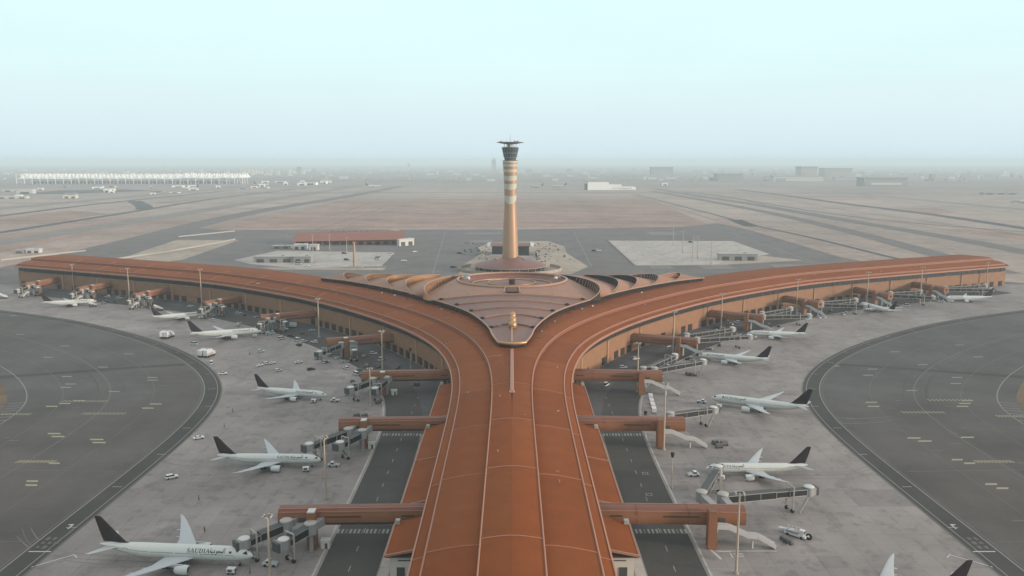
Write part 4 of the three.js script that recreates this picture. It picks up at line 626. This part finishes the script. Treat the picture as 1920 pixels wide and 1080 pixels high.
// parked rows along the foot of the wings
{
  const l1 = 'vehicle by the left wing wall WHERE', l2 = 'vehicle by the right wing wall WHERE';
  for (const s of [-1, 1]) for (let i = 0; i < 34; i++) {
    const q = lerp(sAtZ(-440), SEND - 140, (i + rnd() * .7) / 34), d = rnd() < .6 ? rr(-13, -6) : rr(-40, -33), [x, z] = eaveAt(q, d), k = ['sedan', 'suv', 'van', 'silver', 'dark', 'suv'][Math.floor(rnd() * 6)];
    copy(cars[k], (k === 'dark' ? 'dark ' : k === 'silver' ? 'silver ' : k === 'van' ? 'tall white van-shaped ' : k === 'suv' ? 'high-roofed white ' : 'low white ') + (s < 0 ? l1 : l2).replace('WHERE', near(x, z)), s * x, z, rnd() * 3, 0, 1.05, s < 0 ? 'vehicles under the left wing' : 'vehicles under the right wing');
  }
}
for (const [k, x, z, a, l] of [['suv', -164, -1078, .4, 'white car on the back apron, between the station and the tower'], ['van', -176, -1040, .2, 'upper white van on the right edge of the left concrete pad'], ['van', -175, -1028, .2, 'lower white van on the right edge of the left concrete pad'], ['sedan', -137, -1008, .3, 'white car on dark paving right of the left concrete pad'], ['sedan', -136, -1111, .8, 'white car crossing the back apron right of the station'], ['van', -264, -978, .1, 'white van before the flat grey sheds'], ['sedan', -247, -956, .1, 'white car at the front edge of the left concrete pad'], ['dark', -230, -1091, .1, 'dark car at the back of the left concrete pad'], ['dark', -212, -1019, .1, 'dark car in the middle of the left concrete pad'], ['dark', -70, -946, .4, 'dark car left of the round tower base'], ['dark', -72, -1091, .4, 'dark car on the sand edge behind the tower base'], ['suv', 122, -1124, .1, 'white car alone on the back apron right of the tower'], ['dark', 116, -1124, .1, 'dark tow tractor in front of a white car right of the tower'], ['dark', 279, -1245, 0, 'dark vehicle on the pale concrete pad right of the tower']]) copy(cars[k], l, x, z, a, 0, 1.5);
function makeTruck(label) { // catering truck: chassis, cab, raised box
  const t = thing('service_truck', label, 'truck');
  mesh('chassis', box(7.6, .5, 2.2, 0, .85, 0), M.darkGrey, t); mesh('cargo_box', rbox(5.2, 2.7, 2.5, -1.1, 2.5, 0, .12), M.paintWhite, t); mesh('box_stripe', [box(5, .5, .04, -1.1, 1.9, 1.27), box(5, .5, .04, -1.1, 1.9, -1.27)], M.grey, t);
  const c = mesh('cab', side([[1.75, .8], [3.8, .8], [3.8, 1.6], [3.4, 2.6], [1.75, 2.6]], 2.3), M.paintWhite, t); mesh('windscreen', bar([3.84, 1.65, 0], [3.5, 2.45, 0], 2, .06), M.glass, c); wheels(t, [-2.4, 2.6], 2.4, .5); return t;
}
{
  const t = makeTruck('white box truck, left one of the rear pair by the perimeter road'); put(t, -250.5, -563, 1.7, 1.25); const g = 'white service trucks at the perimeter road';
  tag(t, null, null, g); copy(t, 'white box truck, right one of the rear pair by the perimeter road', -246.5, -562.5, 1.7, 0, 1.25); copy(t, 'white box truck, left one of the front pair by the perimeter road', -200.6, -507, 1.8, 0, 1.25); copy(t, 'white box truck, right one of the front pair by the perimeter road', -196.6, -506.5, 1.8, 0, 1.25);
  copy(t, 'box truck beside the stubby jet bridges of the fifth left boarding bridge', -168, -597, .4, 0, 1.1);
}
function makeCart(label) {
  const t = thing('baggage_cart', label, 'cart'); mesh('deck', box(3, .25, 1.7, 0, .6, 0), M.cargo, t); mesh('load', rbox(2.6, 1.0, 1.5, 0, 1.2, 0, .15), M.cargo, t); mesh('draw_bar', bar([1.5, .5, 0], [2.6, .4, 0], .12), M.grey, t); wheels(t, [-1, 1], 1.7, .28); return t;
}
{
  const c = makeCart('dark loaded cart, rearmost of three beside the stair of the second right bridge'); put(c, 91, -343, .2, 1.1);
  copy(c, 'dark loaded cart, middle of three beside the stair of the second right bridge', 94.5, -341.5, .3, 0, 1.2); copy(c, 'dark loaded cart, front one of three beside the stair of the second right bridge', 91.5, -338.5, .1, 0, 1.1);
  copy(c, 'dark cart next to the white loader on the right apron', 90.6, -250.5, 1.9, 0, .9); copy(c, 'second dark cart between the white loader and the right stair', 91.8, -248.4, 2.2, 0, .9);
  for (const [x, z, l] of [[104, -460, 'dark carts under the front jet bridge at the third right bridge'], [107.5, -458.5, 'dark cart at the wheel frame of the third right jet bridge'], [-73, -381, 'dark cart at the foot of the third left floodlight mast'], [-77, -381.5, 'dark cart left of the third left floodlight mast'], [-70, -404, 'small cart at the edge of the left service road']]) copy(c, l, x, z, rnd() * 3, 0, 1.1);
  for (let i = 0; i < 26; i++) { const q = lerp(sAtZ(-430), SEND - 160, rnd()), s = rnd() < .6 ? -1 : 1, [x, z] = eaveAt(q, rr(-36, -8)); copy(c, `dark baggage cart ${near(x, z)} under the ${s < 0 ? 'left' : 'right'} wing`, s * x, z, rnd() * 3, 0, 1.15, s < 0 ? 'carts under the left wing' : 'carts under the right wing'); }
}
{ // white belt loader, baggage train, pallets
  const t = thing('cargo_loader', 'white railed loading vehicle with platform on the right apron below the long jet bridge', 'loader', [96, 0, -254], -.75);
  mesh('chassis', box(7.4, .7, 2.9, 0, .9, 0), M.paintWhite, t); mesh('platform', box(4.2, .25, 2.7, -1.2, 1.7, 0), M.grey, t); mesh('cab', rbox(1.7, 1.9, 1.5, 2.2, 2.1, .5, .1), M.paintWhite, t); mesh('cab_window', box(.06, .9, 1.2, 3.08, 2.4, .5), M.glass, t);
  for (const z of [-1.35, 1.35]) mesh('guard_rail', [bar([-3.6, 2.6, z], [1, 2.6, z], .1), ...[-3.5, -2, -.5, 1].map((x) => bar([x, 1.7, z], [x, 2.6, z], .1))], M.paintWhite, t);
  mesh('conveyor', bar([-1, 1.9, 0], [-6.2, 1.2, 0], 1.3, .25), M.paintWhite, t); wheels(t, [-2.4, 2.4], 2.9, .5); mesh('hose_reel', new THREE.TorusGeometry(.8, .35, 8, 16).translate(4.2, 1, -.4), M.rubber, t);
  const w = thing('covered_wagon', 'white covered baggage wagon, first of the row behind the second right bridge', 'wagon', [71.6, 0, -389], 1.45, 'white covered baggage wagons');
  mesh('body', rbox(4.2, 2.1, 2.2, 0, 1.6, 0, .12), M.paintWhite, w); mesh('curtain', [box(3.6, 1.4, .05, 0, 1.5, 1.12), box(3.6, 1.4, .05, 0, 1.5, -1.12)], M.grey, w); mesh('draw_bar', bar([2.1, .5, 0], [3, .45, 0], .12), M.grey, w); wheels(w, [-1.3, 1.3], 2.1, .34);
  copy(w, 'white covered baggage wagon, second of the row behind the second right bridge', 72.2, -396, 1.5); copy(w, 'white covered baggage wagon, third of the row behind the second right bridge', 72.8, -403, 1.5); copy(w, 'white covered baggage wagon, last of the row behind the second right bridge', 73.8, -412, 1.45);
}
function makePerson(label) { // one continuous standing figure
  const t = thing('person', label, 'person');
  const J = { hip: [0, .95, 0], neck: [0, 1.45, 0], head: [.01, 1.64, 0] }, bones = [[[0, .95, 0], [0, 1.38, 0], .17, .19], [[0, 1.42, 0], [0, 1.52, 0], .07, .07], [[.01, 1.62, 0], [.015, 1.68, 0], .11, .115]];
  for (const s of [-1, 1]) bones.push([[0, .92, s * .1], [s * .1, .5, s * .1], .1, .075], [[s * .1, .5, s * .1], [s * .14 - .03, .08, s * .1], .07, .05], [[s * .14 - .03, .06, s * .1], [s * .14 + .14, .04, s * .1], .05, .04], [[0, 1.38, s * .2], [-s * .06, 1.12, s * .25], .07, .05], [[-s * .06, 1.12, s * .25], [-s * .02 + .08, .88, s * .24], .045, .04]);
  const N = 56, S = 1.9, mc = new MarchingCubes(N, M.paintDark, false, false, 60000); mc.isolation = 0; let i = 0;
  for (let z = 0; z < N; z++) for (let y = 0; y < N; y++) for (let x = 0; x < N; x++) {
    const p = [x, y, z].map((c, k) => (c / (N / 2) - 1) * S / 2 + (k === 1 ? .88 : 0)); let d = 0;
    for (const [a, b, ra, rb] of bones) { const ab = b.map((v, k) => v - a[k]), ap = p.map((v, k) => v - a[k]), h = clamp((ap[0] * ab[0] + ap[1] * ab[1] + ap[2] * ab[2]) / (ab[0] ** 2 + ab[1] ** 2 + ab[2] ** 2), 0, 1); d += Math.exp(-40 * (Math.hypot(...ap.map((v, k) => v - ab[k] * h)) - lerp(ra, rb, h))); }
    mc.field[i++] = Math.log(d + 1e-30) / 40;
  }
  mc.update(); const g = new THREE.BufferGeometry(), n = mc.count; g.setAttribute('position', new THREE.BufferAttribute(mc.positionArray.slice(0, n * 3), 3)); g.scale(S / 2, S / 2, S / 2).translate(0, .88, 0); g.computeVertexNormals();
  g.setAttribute('uv', new THREE.Float32BufferAttribute(new Float32Array(n * 2), 2));
  mesh('body', g, M.paintDark, t); mesh('safety_vest', cyl(.215, .225, .42, 0, 1.02, 0, 12).scale(.95, 1, 1.1), M.yellow, t); mesh('hair', ell(.125, .09, .12, 0, 1.745, 0), M.rubber, t); return t;
}
{
  const p = makePerson('person in a vest standing between the lower white car and the nearest airliner'); put(p, -117, -283, .4, 1.1);
  for (const [x, z, a, l] of [[-105, -257, 2, 'person walking behind the wing of the nearest left airliner'], [-141, -389, 1, 'person near the perimeter road bend on the left apron'], [-137, -366, 3, 'person on open concrete above the upper lone car'], [-172, -511, 1.5, 'person walking between the service trucks and the loose cars'], [-80.5, -229, 1, 'person standing under the nose of the nearest left airliner']]) copy(p, l, x, z, a, 0, 1.1);
}
function makeTug(label) {
  const t = thing('tow_tractor', label, 'tow tractor'); mesh('body', side([[-2.3, .35], [2.3, .35], [2.3, .95], [1.2, 1.15], [-2.3, 1.05]], 2.2), M.paintSilver, t); mesh('cab', rbox(1.2, .8, 1.8, -.6, 1.5, 0, .1), M.glass, t); mesh('cab_roof', box(1.3, .1, 1.9, -.6, 1.95, 0), M.paintWhite, t); wheels(t, [-1.4, 1.4], 2.2, .45); return t;
}
function makePower(label) {
  const t = thing('ground_power_unit', label, 'power unit'); mesh('housing', rbox(2.6, 1.4, 1.6, 0, 1.3, 0, .08), M.paintWhite, t); mesh('grille', [box(.05, .8, 1.2, 1.32, 1.3, 0), box(1.4, .8, .05, -.2, 1.3, .82)], M.darkGrey, t); mesh('draw_bar', bar([1.3, .5, 0], [2.4, .4, 0], .12), M.grey, t); wheels(t, [-.8, .8], 1.6, .3); return t;
}
{ // tugs, power units and carts at the stands; lead-in lines and tyre marks on the concrete
  const stands = [[-80.7, -233.5, -5, 50, 'the left airliner with readable titles'], [-79, -316, -1.5, 43.5, 'the second left airliner'], [-98, -409, -13, 41, 'the lone left airliner'], [-182, -569.5, 19.5, 48.5, 'the long left airliner'], [-249, -640, 31, 40, 'the fifth left airliner'], [-367.7, -698, 20.5, 42, 'the last left airliner'], [78, -307, 180, 41, 'the docked right airliner'], [104, -403, 154, 48, 'the angled right airliner'], [119, -497, 158.5, 43, 'the right airliner by the stair foot'], [169.5, -564.5, 169.5, 40.5, 'the half hidden right airliner'], [391, -713.5, 178, 42.5, 'the last right airliner']];
  let tug, gpu; const ap = scene.getObjectByName('apron'), M2 = mat(.205, .183, .175, .75), c0 = scene.getObjectByName('baggage_cart');
  stands.forEach(([x, z, h, L, n], i) => {
    const a = h * R, f = [Math.cos(a), -Math.sin(a)], r = [Math.sin(a), Math.cos(a)], at = (u, v) => [x + f[0] * u + r[0] * v, z + f[1] * u + r[1] * v];
    const [tx, tz] = at(5, rr(-1, 1)), [gx, gz] = at(-5, i < 6 ? 5 : -5), tl = `grey tow tractor in front of the nose of ${n}`, gl = `white power unit beside the nose of ${n}`;
    if (!tug) { tug = makeTug(tl); put(tug, tx, tz, a); tag(tug, null, null, 'tow tractors at the stands'); gpu = makePower(gl); put(gpu, gx, gz, a); tag(gpu, null, null, 'power units at the stands'); } else { copy(tug, tl, tx, tz, a + rr(-.3, .3)); copy(gpu, gl, gx, gz, a + rr(-.5, .5)); }
    for (let k = 0; k < 2; k++) { const [cx, cz] = at(-L * .3 - k * 3.4, i < 6 ? -7 : 7); copy(c0, `${k ? 'rear' : 'front'} dark cart of two behind the wing of ${n}`, cx, cz, a + rr(-.2, .2), 0, .95, 'carts beside the airliners'); }
    const q = at(6, 0), e = at(-L - 22, 0), e2 = at(-L - 40, i < 6 ? -18 : 18); mesh('lead_in_line', ribbon(sample([q, at(-L * .5, 0), at(-L, 0), e, e2], 2), .28, .012), M.faint, ap); mesh('stop_bar', bar([at(1, -2)[0], .02, at(1, -2)[1]], [at(1, 2)[0], .02, at(1, 2)[1]], .3, .02), M.line, ap);
    for (const v of [-3.4, 3.4]) { const p = [at(rr(-L * .5, -L * .3), v), at(-L, v + rr(-1, 1)), at(-L - 20, v + rr(-3, 3)), at(-L - 38, v + (i < 6 ? -16 : 16))]; const sp = sample(p, 2); mesh('tyre_mark', ribbon(sp, sp.map((_, k) => .6 * Math.sin(Math.PI * clamp(k / sp.length, .03, .97)) ** .6), .008), M2, ap); }
  });
  for (const s of [-1, 1]) { const tx = scene.getObjectByName(s < 0 ? 'taxiway_left' : 'taxiway_right'), rub = mat(.078, .071, .067, .8); for (let i = 0; i < 26; i++) { const d = 57 + rr(-7, 7), i0 = Math.floor(rr(30, ON - 70)), w = rr(.25, .8), pts0 = mirror(offset(OUT, -d), s).slice(i0, i0 + Math.floor(rr(10, 42))), pts = pts0, ww = pts.map((_, k) => w * Math.sin(Math.PI * clamp((k + .3) / (pts.length - .4), .02, .98)) ** .5); mesh('rubber_mark', ribbon(pts, ww, .004 + i * .0004), rub, tx); } for (let i = 0; i < 14; i++) { const d = rr(14, 95), i0 = Math.floor(rr(30, ON - 60)), p = mirror(offset(OUT, -d), s)[i0], q = mirror(offset(OUT, -d - rr(8, 30)), s)[i0 + Math.floor(rr(-5, 5))]; mesh('asphalt_joint', ribbon([p, q], .35, .003 + i * .0003), rub, tx); } for (let i = 0; i < 44; i++) { const d = rr(16, 92), i0 = Math.floor(rr(34, ON - 70)), p = mirror(offset(OUT, -d), s)[i0]; mesh('worn_marking', box(rr(2, 5), .01, rr(.6, 1.1), p[0], .02, p[1]), M.faint, tx); } }
  for (const [x, z, l] of [[-152, -553, 'white van at the pier foot by the fourth left boarding bridge tip'], [-146, -548, 'white car next to the van by the fourth left boarding bridge tip'], [-138, -546, 'white car behind the tip of the fourth left boarding bridge']]) copy(cars[l.includes('van at') ? 'van' : 'suv'], l, x, z, rnd() * 3, 0, 1.1);
  for (let i = 0; i < 24; i++) copy(c0, 'dark cart in the cluttered yard behind the third left boarding bridge', -rr(58, 92), -rr(432, 484), rnd() * 3, 0, rr(.8, 1.2), 'carts in the left yard');
}
// blast screens, dark pallets, huts near the buildings
{
  const k = thing('equipment_hut', 'pale grey equipment hut beside the foot of the nearest left boarding bridge', 'hut', [-61, 0, -246]); mesh('wall', rbox(3, 2.6, 2.4, 0, 1.3, 0, .1), M.cream, k); mesh('roof', box(3.3, .2, 2.7, 0, 2.7, 0), M.white, k); mesh('door', box(.9, 1.9, .06, .3, 1, 1.23), M.darkGrey, k);
  copy(k, 'pale grey equipment hut beside the second left boarding bridge', -62, -338, .1); copy(k, 'pale hut under the end of the third left boarding bridge', -64, -420, .3);
  const s = thing('passenger_stair', 'white mobile passenger stair parked under the tip of the eighth left boarding bridge', 'stair truck', [-366, 0, -688], .4); mesh('flight', bar([-3, 3.6, 0], [3, .6, 0], 1.6, .25), M.paintWhite, s); mesh('chassis', box(6, .7, 2, 0, .7, 0), M.darkGrey, s); for (const z of [-.8, .8]) mesh('balustrade', bar([-3, 4.2, z], [3, 1.2, z], .1, 1), M.paintWhite, s); wheels(s, [-2, 2], 2, .4);
  copy(s, 'white mobile passenger stair parked at the far tip of the left wing', -470, -728, .3, 0, 1.3); copy(s, 'white mobile passenger stair by the seventh left boarding bridge', -300, -668, .3, 0, 1.2);
}

// ------------------------------------------------------------------ buildings behind the terminal
{
  const st = thing('fire_station', 'long station with brick-red sloping roof and dark openings behind the left wing', 'building', [-250, 0, -1235], .06);
  mesh('roof', grid((u, v) => [lerp(-84, 84, u), lerp(5.5, 15.5, Math.sin(v * Math.PI * .5)) + u * 2.5, lerp(26, -18, v)], 12, 8), M.brick, st); mesh('roof_ridge', box(168, 1, 1.6, 0, 17.2, -18), M.fanTrim, st);
  mesh('wall', box(160, 6.2, 38, 0, 3.1, 0), M.brick, st); for (let i = 0; i < 12; i++) mesh('bay_opening', box(i < 3 || i > 6 ? 6.5 : 10, 4.2, .4, -70 + i * 12.6, 2.3, 19.2), M.darkGap, st);
  for (let i = 0; i < 9; i++) mesh('roof_vent', box(2.2, 1.4, 2, -30 + i * 9, 17.4, -14), M.brick, st);
  const tw = thing('watch_tower', 'short round brown watch tower at the right end of the red station', 'tower', [-186, 0, -1262]); mesh('shaft', cyl(6.5, 7.2, 17, 0, 0, 0, 24), M.wall, tw); mesh('cornice', cyl(8, 8, 1.3, 0, 17, 0, 24), M.paleSand, tw); mesh('window_slot', box(2, 2, .4, 0, 12, 7.1), M.glass, tw);
  const shed = (name, label, x, z, w, h, d, ry, wallM, roofM, doors) => { const b = thing(name, label, 'building', [x, 0, z], ry); mesh('wall', box(w, h, d, 0, h / 2, 0), wallM, b); mesh('roof', box(w + 1.6, .6, d + 1.6, 0, h + .3, 0), roofM, b); for (let i = 0; i < doors; i++) mesh('door', box(w / doors * .55, h * .6, .3, (i + .5 - doors / 2) * w / doors, h * .32, d / 2 + .1), M.darkGrey, b); mesh('roof_unit', box(Math.min(4, w / 5), 1.2, 2, w * .2, h + 1.2, 0), M.grey, b); return b; };
  shed('flat_shed', 'low flat grey shed on the left concrete pad, before the red station', -299, -1004, 50, 7, 16, 0, M.grey, M.metalPale, 3); shed('flat_shed', 'shorter grey shed attached right of the flat shed on the left pad', -262, -1000, 22, 7.5, 14, 0, M.grey, M.metalPale, 2);
  shed('white_shed', 'white block beside the left corner of the red station', -305, -1150, 18, 7, 12, 0, M.white, M.white, 2); shed('white_shed', 'second white block next to the red station', -283, -1140, 12, 7.5, 10, 0, M.white, M.white, 1); shed('slab_building', 'pale slanted slab building right of the red station', -160, -1200, 26, 10, 6, .7, M.white, M.white, 2); shed('flat_shed', 'low yellowish hut left of the white blocks by the station', -336, -1165, 26, 3.5, 12, 0, M.paleSand, M.metalPale, 2);
  shed('pad_building', 'low grey building with flat roof at the edge of the right concrete pad', 290, -1024, 48, 8, 14, -.05, M.grey, M.metalPale, 3); shed('roadside_hut', 'small white hut beyond the left wing tip', -664, -1106, 18, 5, 9, .1, M.white, M.white, 2); shed('roadside_hut', 'low pale hut next to the white hut beyond the left wing', -682, -1104, 14, 4, 8, .1, M.metalPale, M.metalPale, 1);
  const pi = thing('pylon', 'square tan pylon standing on a plinth behind the left part of the hall', 'pylon', [-188, 0, -948]); mesh('shaft', new THREE.CylinderGeometry(1.7, 2.2, 30, 4).rotateY(Math.PI / 4).translate(0, 15, 0), M.tan, pi); mesh('plinth', box(17, 1.6, 9, 1, .8, 0), M.paleSand, pi); mesh('cap', box(3.4, .8, 3.4, 0, 30.2, 0), M.tan, pi);
  const lw = thing('boundary_wall', 'long pale low wall crossing the sand beyond the left wing', 'wall', [0, 0, 0]); for (const [a, b] of [[[-520, -985], [-478, -1110]], [[-478, -1110], [-452, -1235]], [[-452, -1235], [-446, -1285]]]) mesh('wall_run', bar([a[0], 1.6, a[1]], [b[0], 1.6, b[1]], 1.4, 2.2), M.metalPale, lw);
  const lw2 = thing('boundary_wall', 'thin white wall line farther out than the long sand wall', 'wall', [0, 0, 0]); for (const [a, b] of [[[-650, -1010], [-600, -1120]], [[-556, -1330], [-500, -1440]]]) mesh('wall_run', bar([a[0], 1.5, a[1]], [b[0], 1.5, b[1]], 1.2, 2), M.metalPale, lw2);
  const hg = thing('white_hangar', 'large white stepped hangar alone on the plain right of the tower', 'hangar', [420, 0, -3630], .1);
  mesh('main_hall', box(95, 36, 80, -40, 18, 0), M.tent, hg); mesh('door_bay', box(1.5, 28, 60, -88.5, 14, 0), M.darkGrey, hg); mesh('hall_roof', box(97, 3, 82, -40, 37.5, 0), M.grey, hg); mesh('link_hall', box(60, 25, 70, 37, 12.5, -4), M.tent, hg); mesh('link_roof', box(62, 2, 72, 37, 26, -4), M.grey, hg); mesh('annex', box(70, 13, 50, 100, 6.5, 0), M.tent, hg); mesh('window_row', box(90, 2.4, .8, 70, 8, 31.5), M.grey, hg);
  const bigShed = (label, x, z, w, h, d, m, open) => { const b = thing('distant_hangar', label, 'hangar', [x, 0, z]); mesh('wall', box(w, h, d, 0, h / 2, 0), m, b); mesh('roof', box(w + 6, h * .12, d + 6, 0, h * 1.06, 0), M.grey, b); if (open) mesh('white_bay', box(w * .7, h * .28, 2, w * .02, h * .3, d / 2 + 1), M.white, b); mesh('door_panel', box(w * .2, h * .6, 1.6, -w * .36, h * .3, d / 2 + .9), M.grey, b); };  // open hangars get a plain white panel across the front wall
  bigShed('hazy dark hangar with a bright white band, far out on the right', 1925, -4200, 225, 40, 90, M.grey, true); bigShed('tallest faint grey hangar block on the right horizon', 2330, -6400, 130, 78, 120, M.metalPale, false); bigShed('long faint grey hangar right of the tallest block on the horizon', 2600, -6500, 220, 66, 120, M.metalPale, false); bigShed('low faint hangar with white roof line on the right plain', 1850, -5250, 320, 30, 80, M.white, false); bigShed('faint grey shed left of the white roof line on the right plain', 1420, -5300, 170, 42, 80, M.grey, false); bigShed('very faint block on the horizon right of centre', 1330, -7200, 190, 70, 90, M.grey, false);
  shed('far_hut', 'low dark building on the right plain below the hangar', 1880, -3110, 130, 7, 30, 0, M.grey, M.grey, 3); shed('far_hut', 'pale specks of a shed beside the crossing taxiway, right of the white hangar', 800, -4250, 40, 14, 20, .5, M.white, M.white, 1);
  shed('white_shed', 'white shed with a dark open end on the left plain before the tents', -1925, -3190, 62, 11, 26, .1, M.white, M.white, 1); shed('long_shed', 'long thin white shed nearest on the left plain', -1730, -2760, 130, 7, 20, .12, M.white, M.white, 4); shed('long_shed', 'long white-roofed shed at the left edge below the tents', -2080, -3400, 120, 9, 30, .1, M.white, M.white, 3); shed('yellow_shed', 'pale yellow shed by itself on the left plain', -1520, -2770, 42, 11, 20, .2, M.cream, M.cream, 2);
  for (let i = 0; i < 26; i++) shed('far_shed', 'small white shed among many on the plain before the white tents', rr(-2250, -1180), rr(-4100, -2800), rr(14, 60), rr(4, 10), rr(10, 26), rr(-.3, .5), rnd() < .75 ? M.tent : M.grey, rnd() < .6 ? M.tent : M.metalPale, 1).userData.group = 'small sheds on the left plain';
  for (let i = 0; i < 9; i++) shed('far_shed', 'small white building on the plain right of the white tents', rr(-1500, -1050), rr(-4900, -3900), rr(20, 70), rr(6, 14), rr(14, 30), rr(-.2, .4), M.tent, M.tent, 1).userData.group = 'small buildings right of the tents';
  // tented terminal: square bays of white canopies hung from tall pylons
  const T = thing('tented_terminal', 'long row of white tent canopies on pylons at the far left', 'tent terminal'); const b = 44, nx = 29, nz = 4, x0 = -2800, z0 = -4560;
  const cone = grid((u, v) => { const a = u * 2 * Math.PI, r = lerp(b / 2 * .98, 2.2, v), q = Math.max(Math.abs(Math.cos(a)), Math.abs(Math.sin(a))), k = lerp(1 / q, 1, v); return [r * k * Math.cos(a), 30 + 26 * v ** 1.7, r * k * Math.sin(a)]; }, 24, 5), mast = cyl(1.9, 1.2, 58, 0, 0, 0, 6);
  for (let i = 0; i < nx; i++) for (let j = 0; j < nz; j++) mesh('tent_canopy', cone, M.tent, T).position.set(x0 + (i + .5) * b, rr(-2, 2) + (i > 20 ? 3 : 0), z0 - (j + .5) * b);
  for (let i = 0; i <= nx; i++) for (let j = 0; j < 3; j++) mesh('pylon', mast, M.tent, T).position.set(x0 + i * b, 0, z0 - j * b);
  for (let i = 0; i <= nx; i++) mesh('cable_beam', bar([x0 + i * b, 56, z0], [x0 + i * b, 47, z0 - b], 1.6), M.tent, T);
  mesh('hall_block', box(nx * b - 80, 12, 90, x0 + nx * b / 2, 6, z0 - 120), M.grey, T);
  // parked airliners on the plain, scattered housing on the horizon
  const a0 = scene.getObjectByName('airliner');
  for (const [x, z, h, l] of [[232, -3990, 170, 'tiny dark-tailed airliner on the plain right of the tower'], [118, -3900, 150, 'tiny white airliner just right of the tower on the plain'], [-686, -3990, 20, 'tiny white airliner left of the tower on the plain'], [-1320, -4250, 10, 'tiny white airliner right of the tents'], [-1480, -3700, 200, 'tiny white airliner below the right end of the tents'], [1560, -2450, 160, 'tiny airliner on the right plain']]) copy(a0, l, x, z, h * R, 0, 1.2, 'tiny parked airliners on the plain');
  const city = [], cityWhite = []; for (let i = 0; i < 620; i++) { const z = -5200 - 9500 * rnd() ** 1.4, w = rr(18, 70), h = rr(6, 22) * (rnd() < .1 ? 2.2 : 1), x = rr(-.66, .66) * -z; if (x < -1300 && z > -5600) continue; (rnd() < .28 ? cityWhite : city).push(box(w, h, rr(15, 40), x, h / 2, z)); }
  tag(mesh('distant_town', city, M.metalPale), 'scattered pale low buildings reaching to the hazy horizon', 'town', null, 'stuff'); tag(mesh('distant_town', cityWhite, M.white), 'scattered bright white low buildings reaching to the hazy horizon', 'town', null, 'stuff');
  for (let i = 0; i < 22; i++) { const b2 = thing('apartment_block', 'faint pale block in the housing cluster right of the tents', 'building', [rr(-2700, -2100), 0, rr(-8200, -7600)], 0, 'pale blocks right of the tents'); const h = rr(26, 56); mesh('wall', box(24, h, 24, 0, h / 2, 0), M.cream, b2); mesh('roof_house', box(10, 6, 10, 2, h + 3, 0), M.grey, b2); }
  { const b2 = thing('apartment_block', 'single taller block at the right end of the pale housing cluster', 'building', [-2105, 0, -8000]); mesh('wall', box(44, 72, 30, 0, 36, 0), M.grey, b2); mesh('roof_house', box(14, 6, 10, 0, 75, 0), M.grey, b2); }
  for (const [x, z, h, l] of [[-1850, -14500, 90, 'faint slender white tower on the horizon left of the control tower'], [-220, -9800, 150, 'faint tall ghostly block on the horizon just left of the control tower']]) { const b2 = thing('distant_tower', l, 'tower', [x, 0, z]); mesh('shaft', box(h * .35, h, 40, 0, h / 2, 0), M.grey, b2); mesh('cap', box(h * .2, h * .15, 20, 0, h * 1.07, 0), M.white, b2); }
  // shrubs and stones on the tower island
  const bush = new THREE.IcosahedronGeometry(1, 1); { const p = bush.attributes.position; for (let i = 0; i < p.count; i++) { const k = 1 + .5 * pn.noise(p.getX(i) * 2, p.getY(i) * 2, p.getZ(i) * 2); p.setXYZ(i, p.getX(i) * k, p.getY(i) * k * .8 + .6, p.getZ(i) * k); } bush.computeVertexNormals(); }
  const sh = []; for (let i = 0; i < 90; i++) { const s = rnd() < .5 ? -1 : 1; sh.push(bush.clone().scale(rr(.6, 1.9), rr(.5, 1.3), rr(.6, 1.6)).translate(s * (32 + 44 * rnd() ** 1.5), 0, rr(-1240, -1000))); } tag(mesh('scrub', sh, mat(.11, .10, .075, .95)), 'dark scattered scrub on the sand round the tower base', 'scrub', null, 'stuff');
}
renderer.render(scene, camera);
